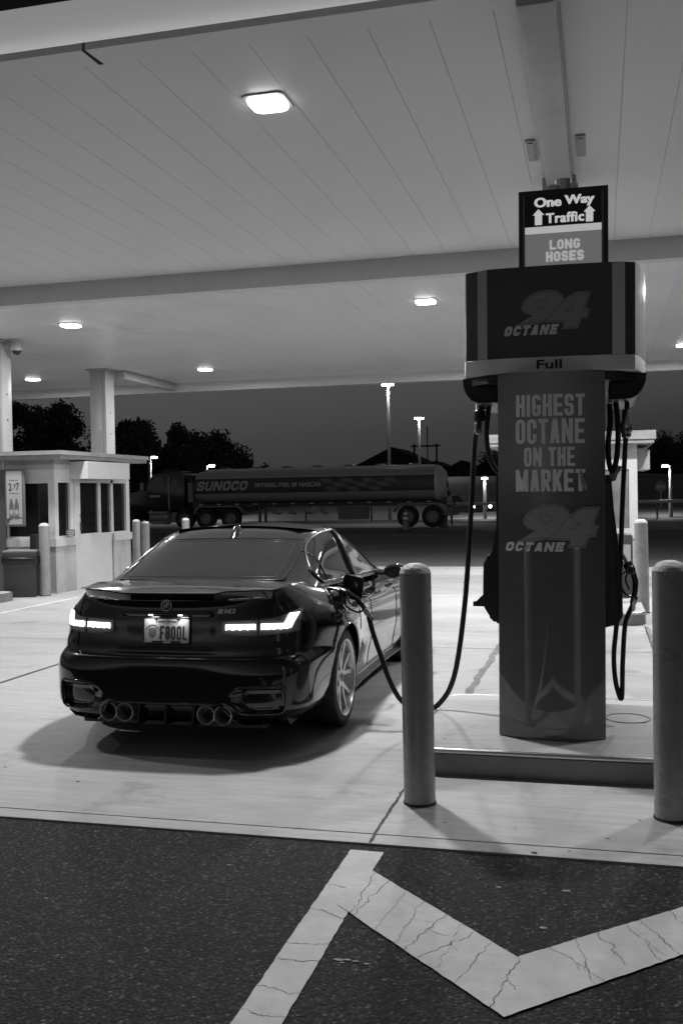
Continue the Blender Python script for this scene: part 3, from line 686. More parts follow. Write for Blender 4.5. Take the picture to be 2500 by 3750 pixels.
def logo_lines(mb, w, h, fn):
    T = lambda p: ((p[0]-455)/502*w, (1050-p[1])/254*h)
    for pl_, cl in [([(640+34*math.cos(R(a)), 885+24*math.sin(R(a))) for a in range(0, 360, 20)], True), ([(790, 943), (838, 905), (826, 943)], True), ([(640, 1003), (700, 960), (760, 890), (782, 862)], False),
                    ([(470, 1008), (640, 995), (780, 998), (775, 1040), (862, 1040), (885, 982), (920, 980), (936, 932), (905, 926), (944, 824), (852, 828), (780, 880)], False), ([(520, 905), (530, 868), (572, 828), (622, 810), (690, 806), (738, 816), (766, 845)], False), ([(575, 955), (520, 925)], False)]:
        put(mb, stroke([T(p) for p in pl_], .0035, cl), fn)
lm = MB(); logo(lm, 0, 0, .492, .258, face(-.499, 1.286, .003)); lo_ = _sub(lm, 'emblem', M_LOGO, pb)
lm = MB(); logo_lines(lm, .492, .258, face(-.499, 1.286, .0045)); _sub(lm, 'emblem_outline', M_LOGOL, pb)
# torn sticker remains on the last letter
ts = MB(); put(ts, ([(0, .10), (.012, .03), (.03, .0), (.045, .01), (.042, .04), (.02, .08), (.012, .13)], [(0, 1, 2, 3, 4, 5, 6)]), face(-.125, 1.62, .005))
_sub(ts, 'torn_sticker', mat('sticker_torn', .30, .6, var=.18, scale=60), pb)
# small lit readout seen on the panel
# ---- head
L0 = [(-.845, 6.50), (-.802, 6.10), (-.795, 6.085), (-.722, 6.045), (-.655, 6.012)]
Rr0 = [(.060, 6.012), (.135, 6.026), (.190, 6.050), (.215, 6.12), (.262, 6.45)]
yh = lambda x: 5.998 + .014*((x+.2975)/.3575)**2
main = [(-.655+.715*k/14, yh(-.655+.715*k/14)) for k in range(15)]
z0h, z1h = 2.41, 2.945
full = L0[:-1] + main + Rr0[1:]
hd_poly = full + [(.262, 6.95), (.20, 7.05), (-.78, 7.05), (-.845, 6.95)]
head = PP(MB().prism(hd_poly, 'z', z0h, z1h, bev=.004), 'head', M_PHEAD, smooth=25)
offp = lambda pts, d: [(p[0], p[1]-d) for p in pts]
def strip(pts, z0, z1, d, m, name):
    V = []; 
    for p in pts: V += [(p[0], p[1]-d, z0), (p[0], p[1]-d, z1)]
    return _sub(MB().add(V, [(2*i, 2*i+2, 2*i+3, 2*i+1) for i in range(len(pts)-1)]), name, m, head, smooth=60)
strip([(-.720, 6.044), (-.690, 6.029), (-.660, 6.0145)], z0h, z1h-.004, .003, M_PSTRIP, 'metal_strip')
strip([(.062, 6.0125), (.10, 6.0195), (.134, 6.026)], z0h, z1h-.004, .003, M_PSTRIP, 'metal_strip')
strip([(.192, 6.056), (.216, 6.122), (.263, 6.45)], z0h, z1h-.004, .004, mat('head_side_white', .45, .22), 'side_panel')
band_poly = [(p[0]*1.004, p[1]-.006) for p in full] + [(.265, 6.95), (.20, 7.052), (-.78, 7.052), (-.848, 6.95)]
bnd = _sub(MB().prism(band_poly, 'z', 2.322, 2.408, bev=.004), 'band', M_PBAND, head, smooth=25)
cap = [(-.835, 2.32), (-.832, 2.27), (-.815, 2.225), (-.785, 2.185), (-.745, 2.165), (-.62, 2.165), (-.62, 2.32)]
capr = [(2*PCX+.005-p[0], p[1]) for p in cap][::-1]
for c in (cap, capr): _sub(MB().prism(c, 'y', 6.2, 7.0, bev=.01), 'hose_housing', M_PBLK, head, smooth=40)
_sub(MB().prism([(-.66, 6.06), (.08, 6.06), (.2, 6.2), (.2, 7.0), (-.78, 7.0), (-.78, 6.2)], 'z', 2.27, 2.321), 'underside', M_PBLK, head)
hf_ = lambda x, z, off=.003: (lambda u, v: (x+u, yh(x+u)-off, z+v))
bf_ = lambda x, z: (lambda u, v: (x+u, yh(x+u)-.010, z+v))
put_m = MB(); put(put_m, bfont('Full', .146, .053, .022), bf_(-.369, 2.338)); _sub(put_m, 'lettering', mat('ink_dark', .02, .6), bnd)
lm = MB(); logo(lm, 0, 0, .452, .235, hf_(-.504, 2.566)); _sub(lm, 'emblem', M_LOGO, head)
lm = MB(); logo_lines(lm, .452, .235, hf_(-.504, 2.566, .005)); _sub(lm, 'emblem_outline', M_LOGOL, head)
lettering([(gtext('OCTANE', .325, .060, .0175, .22, .28), hf_(-.563, 2.539))], M_PLET2, head)
# ---- sign on top
sg = PP(MB().box(-.475, .042, 6.06, 6.12, 2.947, 3.405, bev=.004), 'topper_sign', mat('sign_frame', .015, .35))
sy = 6.0585
_sub(MB().box(-.437, .004, 6.052, 6.0598, 3.19, 3.37), 'upper_panel', mat('sign_black', .006, .4), sg)
_sub(MB().box(-.437, .004, 6.052, 6.0598, 3.147, 3.187), 'white_bar', mat('sign_white', .6, .5, emit=.38), sg)
_sub(MB().box(-.437, .004, 6.052, 6.0598, 2.95, 3.146), 'lower_panel', mat('sign_grey', .3, .45, emit=.11), sg)
for q in (-.448, .005): _sub(MB().box(q, q+.010, 6.045, 6.06, 2.95, 3.375), 'rail', mat('rail_metal', .15, .3, metal=1), sg)
sf = lambda x, z: (lambda u, v: (x+u, 6.050, z+v))
mb = MB()
for dx, dl in ((0, 0), (.0022, .0003), (-.0022, .0006)):
  sf = lambda x, z, dx=dx, dl=dl: (lambda u, v: (x+dx+u, 6.050-dl, z+v))
  put(mb, bfont('One', .155, .058, .026), sf(-.381, 3.300)); put(mb, bfont('Way', .17, .070, .026), sf(-.206, 3.291)); put(mb, bfont('Traffic', .216, .060, .022, spacing=1.12), sf(-.313, 3.203))
for x in (-.356, -.062): put(mb, ([(-.021, 0), (.021, 0), (.021, .058), (.034, .058), (0, .094), (-.034, .058), (-.021, .058)], [(0, 1, 2, 3, 4, 5, 6)]), sf(x, 3.197))
_sub(mb, 'lettering', mat('sign_letter_white', .7, .5, emit=.45), sg)
mb = MB(); put(mb, gtext('LONG', .175, .058, .0135, .16), sf(-.292, 3.046)); put(mb, gtext('HOSES', .218, .060, .0145, .15), sf(-.313, 2.976)); _sub(mb, 'lettering', mat('sign_letter_pale', .6, .5, emit=.34), sg)
_sub(MB().box(-.30, -.13, 6.09, 6.11, 3.405, 3.44).tube([(-.215, 6.12, 3.4), (-.215, 6.12, 3.47)], .05, 10), 'mount', M_PSTRIP, sg)
# ---- side bezels with nozzle boots
bezl = [(-.60, 1.70), (-.614, 1.70), (-.645, 1.45), (-.675, 1.225), (-.712, 1.205), (-.74, 1.15), (-.744, .90), (-.735, .865), (-.705, .835), (-.70, .80), (-.672, .775), (-.60, .785)]
PP(MB().prism(bezl, 'y', 6.45, 6.75, bev=.008), 'bezel', M_PBLK, smooth=40)
PP(MB().prism([(-.735, .96), (-.77, .925), (-.80, .895), (-.82, .893), (-.82, .862), (-.735, .862)], 'y', 6.56, 6.60), 'boot_tab', M_PBLK)
bezr = [(.02, 1.70), (.058, 1.70), (.073, 1.5), (.098, 1.3), (.120, 1.10), (.125, .85), (.098, .80), (.02, .79)]
PP(MB().prism(bezr, 'y', 6.3, 6.7, bev=.008), 'bezel', M_PBLK, smooth=40)
PP(MB().prism([(.02, 1.66), (.050, 1.66), (.062, 1.45), (.075, 1.20), (.082, .80), (.02, .78)], 'y', 6.28, 6.299), 'bezel_edge', mat('bezel_edge', .03, .3))
PP(MB().box(-.63, -.60, 6.2, 6.9, .80, 1.72), 'side_panel', M_PBLK); PP(MB().box(.02, .05, 6.72, 6.95, .80, 1.72), 'side_panel', M_PBLK)
PP(MB().prism([(.05, 1.78), (.13, 1.77), (.10, 1.72), (.085, 1.68), (.05, 1.67)], 'y', 6.5, 6.8), 'display_hood', mat('hood_pale', .45, .4))
def smooth_path(pts, n=6):
    P = [Vector(p) for p in pts]; out = []
    for i in range(len(P)-1):
        p0 = P[max(0, i-1)]; p1 = P[i]; p2 = P[i+1]; p3 = P[min(len(P)-1, i+2)]
        for k in range(n):
            t = k/n; out.append(.5*((2*p1)+(-p0+p2)*t+(2*p0-5*p1+4*p2-p3)*t*t+(-p0+3*p1-3*p2+p3)*t**3))
    return out+[P[-1]]
HY = 6.42
def hose(pts, r=.0165, name='hose'):
    return PP(MB().tube(smooth_path(pts), r, 10), name, M_HOSE, smooth=60)
hr = hose([(.154, HY, 2.26), (.153, HY, 2.09), (.146, HY, 1.954), (.126, HY, 1.55), (.112, HY, 1.17), (.09, HY, .80), (.072, HY, .60), (.080, HY, .44), (.105, HY, .335), (.118, HY, .325), (.122, HY, .40), (.125, HY, .55), (.138, HY, .768), (.16, HY, .849), (.194, HY, .925), (.205, HY, .96)], .015)
_sub(MB().lathe([(.018, 2.12), (.024, 2.11), (.026, 2.05), (.034, 2.03), (.036, 1.985), (.030, 1.975), (.028, 1.95), (.018, 1.94)], (.149, HY, 0), 'z', 18), 'coupling', M_COUP, hr, smooth=40)
hose([(.076, HY+.05, 2.26), (.10, HY+.05, 2.036), (.098, HY+.05, 1.875), (.08, HY+.05, 1.76), (.064, HY+.05, 1.738), (.045, HY+.05, 1.80), (.042, HY+.05, 1.93), (.055, HY+.05, 2.05), (.05, HY+.05, 2.16)], .017)
h2 = hose([(-.69, 6.5, 2.27), (-.715, 6.5, 2.07), (-.720, 6.5, 1.98), (-.706, 6.5, 1.86), (-.66, 6.5, 1.76), (-.58, 6.5, 1.72)], .017)
hl = hose([(-.735, 6.45, 2.28), (-.75, 6.47, 2.2), (-.775, 6.52, 2.03), (-.805, 6.58, 1.95), (-.842, 6.62, 1.42), (-.888, 6.64, .84), (-.963, 6.66, .372), (-1.075, 6.66, .175), (-1.21, 6.66, .13), (-1.33, 6.66, .20), (-1.41, 6.67, .335), (-1.475, 6.69, .50), (-1.525, 6.705, .63), (-1.553, 6.714, .725), (-1.562, 6.716, .760)], .0175)
_sub(MB().lathe([(.020, 2.235), (.033, 2.23), (.033, 2.15), (.020, 2.145)], (-.756, 6.50, 0), 'z', 8), 'coupling', M_COUP, hl)
_sub(MB().lathe([(.03, 2.148), (.037, 2.14), (.037, 2.085), (.03, 2.075)], (-.766, 6.51, 0), 'z', 18), 'swivel', M_PBLK, hl, smooth=40)
_sub(MB().lathe([(.022, 2.07), (.028, 2.06), (.026, 2.03), (.022, 2.0), (.018, 1.99)], (-.774, 6.53, 0), 'z', 8), 'coupling', M_COUP, hl)
# ---- nozzles: built in a local frame, spout along -x, grip along +x and down
M_NOZ = mat('nozzle_black', .010, .22, coat=.5)
def nozzle(name_loc, rot, scale=1.0):
    o = PP(MB().tube(smooth_path([(-.06, 0, -.005), (-.02, 0, 0), (.03, 0, .005), (.09, 0, .0), (.16, 0, -.03), (.20, 0, -.055)]), [.030, .032, .033, .034, .034, .035, .036, .036, .034, .031, .029, .027, .025, .023, .022, .021, .021, .021, .022, .022, .022, .021, .021, .021, .021, .020, .020, .021, .022, .022, .022][:31], 14)
           .lathe([(0, -.043), (.03, -.043), (.036, -.036), (.036, .036), (.03, .043), (0, .043)], (0, 0, .0), 'y', 20), 'nozzle', M_NOZ, smooth=45)
    o.matrix_parent_inverse = Matrix.Translation(-Vector(pump.location)); o.location = name_loc; o.rotation_euler = rot; o.scale = (scale,)*3
    def s(mb, n, m, **k): return _sub(mb, n, m, o, **k)
    s(MB().tube(smooth_path([(-.05, 0, -.005), (-.12, 0, -.01), (-.20, 0, -.04), (-.26, 0, -.085)]), .0125, 10), 'spout', M_COUP, smooth=60)
    s(MB().tube(smooth_path([(.0, 0, -.03), (.02, 0, -.085), (.07, 0, -.105), (.15, 0, -.10), (.19, 0, -.06)]), .008, 8), 'trigger_guard', M_NOZ, smooth=60)
    s(MB().tube(smooth_path([(.015, 0, -.03), (.06, 0, -.06), (.13, 0, -.062)]), .007, 8), 'trigger', M_NOZ, smooth=60)
    s(MB().lathe([(.026, 0), (.027, -.002), (.022, -.003)], (0, -.044, 0), 'y', 20).map(lambda x, y, z: (x, y, z)), 'cap_ring', mat('ring_grey', .18, .3), smooth=60)
    s(MB().lathe([(.022, .0), (.027, .01), (.027, .035), (.022, .045), (.022, .10), (.019, .11)], (0, 0, 0), 'x', 10).map(lambda x, y, z: (.195+x*.85, y, z-.055-x*.42)), 'swivel', M_COUP, smooth=40)
    return o
nozzle((.172, HY, 1.125), (0, R(68), 0), .85)
# ================================================================ black saloon car (local: y=0 tail, +y forward)
def hermite(tab):
    xs = [a for a, _ in tab]; ys = [b for _, b in tab]; n = len(xs)
    d = [(ys[i+1]-ys[i])/(xs[i+1]-xs[i]) for i in range(n-1)]; m = [d[0]] + [0]*(n-2) + [d[-1]]
    for i in range(1, n-1): m[i] = 0 if d[i-1]*d[i] <= 0 else 2*d[i-1]*d[i]/(d[i-1]+d[i])
    def f(x):
        if x <= xs[0]: return ys[0]
        if x >= xs[-1]: return ys[-1]
        i = max(k for k in range(n-1) if xs[k] <= x); h = xs[i+1]-xs[i]; t = (x-xs[i])/h
        return (2*t**3-3*t*t+1)*ys[i] + (t**3-2*t*t+t)*h*m[i] + (-2*t**3+3*t*t)*ys[i+1] + (t**3-t*t)*h*m[i+1]
    return f
def sstep(a, b, x):
    t = min(1, max(0, (x-a)/(b-a))); return t*t*(3-2*t)
def bump(x, c, w): 
    t = abs(x-c)/w; return (1-t*t)**2 if t < 1 else 0.0
CAR_X, CAR_Y, CAR_R = -2.652, 5.74, R(0.5)
M_CAR = mat('black_car_paint', 0.006, 0.12, coat=1.0, spec=.5)
M_CARTRIM = mat('car_black_trim', 0.010, 0.30)
M_CGL = mat('car_window_glass', 0.010, 0.03, coat=.4, spec=.6)
M_RGL = mat('car_rear_glass', 0.016, 0.10, coat=.25, spec=.6)
M_CHR = mat('car_chrome', .55, .15, metal=1.0)
M_DCHR = mat('car_dark_chrome', .22, .28, metal=1.0)
M_LAMPC = mat('tail_lamp_smoke', .13, .12, coat=.6)
M_LEDB = mat('tail_led_lit', .9, .3, emit=5.0)
M_TYR = mat('car_tyre', .014, .62, bump=.06, bscale=140); M_RIM = mat('car_rim_silver', .62, .30, metal=.85)
car = thing('parked_car', 'glossy black sports saloon seen from behind with lit tail lamps, refuelling', 'car', (CAR_X, CAR_Y, 0), CAR_R)
def CP(mb, n, m, par=None, **kw): return mb.build(n, m, par or car, **kw)
LEN = 4.67; RA, FA = .985, 3.797; WR = .338; ZB0 = .20
ZT = hermite([(0, 1.000), (.25, 1.023), (.55, 1.038), (.8, 1.025), (1.1, .995), (2, .948), (3, .915), (3.5, .895), (4.2, .82), (4.67, .70)])
WZT = hermite([(.18, .79), (.23, .855), (.30, .888), (.45, .892), (.56, .895), (.63, .878), (.72, .875), (.80, .868), (.88, .84), (.94, .795), (1.0, .745), (1.035, .715)])
WZ = hermite([(.18, .80), (.23, .865), (.30, .895), (.45, .925), (.60, .937), (.74, .938), (.83, .928), (.88, .908), (.94, .86), (1.0, .775), (1.035, .70)])
YR = hermite([(.18, .06), (.22, .028), (.27, .004), (.32, -.002), (.45, .0), (.57, .006), (.605, .014), (.625, .03), (.66, .032), (.72, .045), (.85, .055), (.95, .07), (1.0, .062), (1.035, .035)])
WS = hermite([(0, 1.0), (.6, 1.0), (1.4, .995), (1.9, .968), (2.9, .962), (3.4, .975), (3.8, .985), (4.2, .96), (4.67, .93)])
ZBOT = hermite([(0, .20), (.5, .185), (1, .17), (3.8, .17), (4.67, .20)])
AR = .60
NSZ = hermite([(.18, 3.6), (.30, 4.0), (.50, 4.0), (.64, 3.3), (.80, 3.0), (1.035, 3.0)])
def bul(y, zr): return (WZ(zr)*WS(y)-WZT(zr))*sstep(.25, .92, y)
def zref(z, y): return .18 + (z-ZBOT(y))/(ZT(y)-ZBOT(y))*(1.035-.18)
def flare(y, zr):
    k = bump(y, RA, .66)*.034 + bump(y, FA, .6)*.016
    return k*sstep(.25, .5, zr)*(1-sstep(.70, .93, zr))
def vent(x, z):
    x = abs(x); return sstep(.43, .50, x)*(1-sstep(.735, .75, x))*sstep(.275, .29, z - .05*(1-sstep(.47, .56, x)))*(1-sstep(.415, .43, z+.03*(1-sstep(.44, .56, x))))
def diff(x, z):
    x = abs(x); top = .322 - .12*sstep(.36, .48, x); return (1-sstep(.44, .48, x))*(1-sstep(top-.012, top+.006, z))
def plate_rec(x, z):
    return (1-sstep(.29, .33, abs(x)))*sstep(.655, .675, z)*(1-sstep(.865, .88, z))
def tail_y(x, z):
    w = WZT(z); q = min(.99999, abs(x)/w); NS = NSZ(z)
    y = YR(z) + AR*(1-(1-q**NS)**(1/NS))
    y += .045*vent(x, z) + .05*diff(x, z) + .012*plate_rec(x, z)
    return y
def side_x(y, zr):
    # swage crease low on the doors, shoulder line
    return WZT(zr) + bul(y, zr) + flare(y, zr) - .012*bump(zr, .40, .13)*sstep(1.3, 1.7, y)*(1-sstep(2.9, 3.3, y)) + .006*bump(zr, .83, .03)
def nose_y(q, z):
    a = .9; return LEN - .02 - .25*max(0, (z-.55)) - a*(1-(max(0, 1-q**2.5))**(1/2.5))
NT, NSD, NN, NZ = 64, 150, 24, 92
vsl = [i/(NZ-1) for i in range(NZ)]
def ring_pt(i, v):
    """i over the half perimeter (tail centre -> side -> nose centre), v 0..1 bottom to top"""
    if i <= NT:
        ph = (i/NT)*math.pi/2; zr = .18+v*(1.035-.18); w = WZT(zr); NS = NSZ(zr); q = math.sin(ph)**(2/NS)*.99999
        x = w*q; yb_ = YR(zr)+AR*(1-(1-q**NS)**(1/NS)); z = ZBOT(yb_) + v*(ZT(yb_)-ZBOT(yb_))
        y = yb_ + .045*vent(x, z) + .05*diff(x, z) + .012*plate_rec(x, z)
        return (x + (bul(yb_, zr)+flare(yb_, zr))*q**4, y, z)
    if i <= NT+NSD:
        t = (i-NT)/NSD; y0_ = YR(.18+v*.855)+AR; y1_ = LEN-.92-.25*max(0, v*.5-.1); y = y0_+(y1_-y0_)*t
        zr = .18+v*.855
        return (side_x(y, zr), y, ZBOT(y)+v*(ZT(y)-ZBOT(y)))
    t = (i-NT-NSD)/NN; q = math.cos(t*math.pi/2)**(2/2.5); y1_ = LEN-.92-.25*max(0, v*.5-.1); zr = .18+v*.855
    y = y1_ + .9*(1-q**2.5)**(1/2.5); x = side_x(y1_, zr)*q
    return (x, y, ZBOT(min(y, LEN))+v*(ZT(min(y, LEN))-ZBOT(min(y, LEN))))
NP = NT+NSD+NN
half = [[ring_pt(i, v) for i in range(NP+1)] for v in vsl]
ARCH = .372
def arch_c(y): return RA if abs(y-RA) < abs(y-FA) else FA
zc_arch = WR+.012
for r_ in half:
    for i, p in enumerate(r_):
        if NT*.6 < i < NT+NSD+3:
            c = arch_c(p[1]); d = math.hypot(p[1]-c, p[2]-zc_arch)
            if abs(d-ARCH) < .014 and d > 0: r_[i] = (p[0], c+(p[1]-c)*ARCH/d, zc_arch+(p[2]-zc_arch)*ARCH/d)
V = []; F = []; idx = {}
for sgn in (1, -1):
    for j in range(NZ):
        for i in range(NP+1):
            if sgn < 0 and (i == 0 or i == NP): idx[(sgn, j, i)] = idx[(1, j, i)]; continue
            p = half[j][i]; idx[(sgn, j, i)] = len(V); V.append((sgn*(p[0] if 0 < i < NP else 0), p[1], p[2]))
for sgn in (1, -1):
    for j in range(NZ-1):
        for i in range(NP):
            ps_4 = [half[j][i], half[j][i+1], half[j+1][i+1], half[j+1][i]]
            cyy = sum(p[1] for p in ps_4)/4; czz = sum(p[2] for p in ps_4)/4; c = arch_c(cyy)
            if NT*.6 < i < NT+NSD+2 and math.hypot(cyy-c, czz-zc_arch) < ARCH-.002: continue
            q = [idx[(sgn, j, i)], idx[(sgn, j, i+1)], idx[(sgn, j+1, i+1)], idx[(sgn, j+1, i)]]
            F.append(tuple(q if sgn > 0 else q[::-1]))
# deck / bonnet cap
NX = 10; cap_idx = []
for i in range(NP+1):
    p = half[NZ-1][i]; row = []
    if 0 < i < NP:
        for k in range(1, NX):
            u = -1+2*k/NX; y = p[1]
            cr = .022*(1-u*u)*sstep(0, .25, y)*(1 if y < 3.4 else 1.6)
            row.append(len(V)); V.append((-u*p[0]*-1, y, p[2]+cr))
        row = [idx[(-1, NZ-1, i)]] + row + [idx[(1, NZ-1, i)]]
    else: row = [idx[(1, NZ-1, i)]]*(NX+1)
    cap_idx.append(row)
for i in range(NP):
    for k in range(NX):
        q = [cap_idx[i][k], cap_idx[i][k+1], cap_idx[i+1][k+1], cap_idx[i+1][k]]; q2 = []
        for a in q:
            if a not in q2: q2.append(a)
        if len(q2) > 2: F.append(tuple(q2[::-1]))
mb = MB(); mb.v = V; mb.f = F
bodyo = CP(mb, 'body', M_CAR, smooth=38, merge=True)
# underbody and wheel wells
CP(MB().box(-.62, .62, .12, 4.5, .165, .42).box(-.78, .78, RA+.42, FA-.42, .165, .4), 'underbody', M_PBLK)
for c in (RA, FA):
    for s in (1, -1):
        V2 = []; N = 24
        for k in range(N+1):
            a = R(-8+196*k/N); V2 += [(s*.55, c+ARCH*math.cos(a), zc_arch+ARCH*math.sin(a)), (s*(.905), c+ARCH*math.cos(a), zc_arch+ARCH*math.sin(a))]
        CP(MB().add(V2, [(2*k, 2*k+1, 2*k+3, 2*k+2) for k in range(N)]).box(s*.54-.01, s*.54+.01, c-ARCH, c+ARCH, .2, .72), 'wheel_arch', M_PBLK)
        pts = []
        for k in range(29):
            a = R(2+176*k/28); y = c+ARCH*math.cos(a); z = zc_arch+ARCH*math.sin(a); zr = zref(z, y)
            xx = (side_x(y, zr) if y > YR(zr)+AR else None)
            if xx is None:
                # on the rear corner
                yy = (y-YR(zr))/AR; NS = NSZ(zr); xx = WZT(zr)*(max(0, 1-(1-yy)**NS))**(1/NS) + bul(y, zr) + flare(y, zr)
            pts.append((s*(xx-.004), y, z))
        CP(MB().tube(pts, .009, 6), 'arch_lip', M_CAR, smooth=60)
# ---------------- greenhouse
GZ = hermite([(0, .985), (.1, 1.022), (.2, 1.055), (.4, 1.14), (.6, 1.225), (.85, 1.32), (.95, 1.352), (1, 1.368)])
GD = hermite([(.6, 0), (1.5, .03), (3.0, .075), (3.6, .09)])
GW = hermite([(0, .775), (.1, .755), (.3, .715), (.6, .660), (.85, .602), (.95, .560), (1, .49)])
GR = hermite([(0, .42), (.1, .495), (.2, .575), (.4, .79), (.6, 1.0), (.85, 1.24), (.95, 1.34), (1, 1.44)])
GF = hermite([(0, 3.62), (.3, 3.30), (.6, 2.95), (.85, 2.62), (.95, 2.45), (1, 2.30)])
GN = 3.6
def GA(t): return .52
def g_rear(x, t):
    q = min(.99999, abs(x)/GW(t)); yy = GR(t)+GA(t)*(1-(1-q**GN)**(1/GN)); return (x, yy, GZ(t) - GD(yy)*(1-t) + .018*(1-q*q)*t)
def g_side(y, t, s=1):
    w = GW(t); yr_ = GR(t); yf_ = GF(t)
    if y < yr_+GA(t):
        q = max(0, 1-max(0, 1-(y-yr_)/GA(t))**GN); return (s*w*q**(1/GN), y, GZ(t)-GD(y)*(1-t)+.018*(1-q**(2/GN))*t)
    a = .9
    if y > yf_-a: q = max(0, 1-max(0, 1-(yf_-y)/a)**2.6); return (s*w*q**(1/2.6), y, GZ(t)-GD(y)*(1-t))
    return (s*w, y, GZ(t)-GD(y)*(1-t))
NG = 40; tl = [i/30 for i in range(31)]
def g_ring(t):
    pts = []
    for k in range(29):
        q = math.sin(k/28*math.pi/2)**(2/GN)*.99999; pts.append(g_rear(GW(t)*q, t))
    y0_ = GR(t)+GA(t); y1_ = GF(t)-.9
    for k in range(1, 31): yy = y0_+(y1_-y0_)*k/30; pts.append((GW(t), yy, GZ(t)-GD(yy)*(1-t)))
    for k in range(1, 21):
        q = math.cos(k/20*math.pi/2)**(2/2.6); yy = y1_+.9*(1-q**2.6)**(1/2.6); pts.append((GW(t)*q, yy, GZ(t)-GD(yy)*(1-t)))
    return pts
rings = [g_ring(t) for t in tl]; n = len(rings[0]); V = []; F = []
for r_ in rings:
    full_ = r_ + [(-p[0], p[1], p[2]) for p in r_[-2:0:-1]]; m_ = len(full_); V += full_
for j in range(len(rings)-1):
    for i in range(m_): F.append((j*m_+i, j*m_+(i+1) % m_, (j+1)*m_+(i+1) % m_, (j+1)*m_+i))
# roof cap
base = (len(rings)-1)*m_; top = rings[-1]; prev = None
for i in range(n):
    row = []
    a = base+i; b = base+((m_-i) % m_)
    if i in (0, n-1): row = [a]*9
    else:
        row = [a]
        for k in range(1, 8):
            u = 1-2*k/8; x = top[i][0]*u; y = top[i][1]
            row.append(len(V)); V.append((x, y, top[i][2]+(.018*1.0*(1-u*u) + .014*(1-u*u)*bump(y, 1.95, 1.0))*min(1, 3*i/n)))
        row.append(b)
    if prev:
        for k in range(8):
            q = []; 
            for e in (prev[k], row[k], row[k+1], prev[k+1]):
                if e not in q: q.append(e)
            if len(q) > 2: F.append(tuple(q[::-1]))
    prev = row
mb = MB(); mb.v = V; mb.f = F
roof = CP(mb, 'roof', M_CAR, smooth=45, merge=True)
def off(p, d, c=(0, 2.0, .9)):
    v = Vector(p)-Vector((0, p[1], .75)) ; v.y = -.35 if p[1] < 1.35 and abs(p[0]) < GW(.5) else 0
    return Vector(p) + v.normalized()*d
# rear window: slightly proud sheet with printed border inside
xw = hermite([(.1, .600), (.45, .592), (.77, .568)])
rg = MB().grid(lambda u, t: tuple(Vector(g_rear(u*xw(t), t))+Vector((0, -.0035, .005))), [-1+2*k/24 for k in range(25)], [.17+.60*k/16 for k in range(17)])
rgo = CP(rg, 'rear_window', M_RGL, smooth=60)
def loop_on(fn, pts, r, n_, m, name, par, closed=True): return MB().tube([fn(*p) for p in pts], r, 6, closed=closed).build(name, m, par, smooth=60)
bl = []
for k in range(20): bl.append((-1+2*k/19, .17))
for k in range(1, 12): bl.append((1, .17+.60*k/12))
for k in range(20): bl.append((1-2*k/19, .77))
for k in range(1, 12): bl.append((-1, .77-.60*k/12))
MB().tube([tuple(Vector(g_rear(a*xw(t), t))+Vector((0, -.004, .004))) for a, t in bl], .005, 6, closed=True).build('seal', M_CARTRIM, rgo, smooth=60)
M_FRIT = mat('frit_line', .07, .4)
fl = [(a*.90, .22+(t-.17)*.86) for a, t in bl]
MB().tube([tuple(Vector(g_rear(a*xw(t), t))+Vector((0, -.0045, .006))) for a, t in fl], .0018, 5, closed=True).build('frit_border', M_FRIT, rgo)
ht = MB()
for k in range(12): 
    t = .25+.038*k; ht.tube([tuple(Vector(g_rear(u*xw(t)*.86, t))+Vector((0, -.004, .0055))) for u in [-1+.1*i for i in range(21)]], .00025, 4)
ht.build('heater_wire', M_FRIT, rgo)
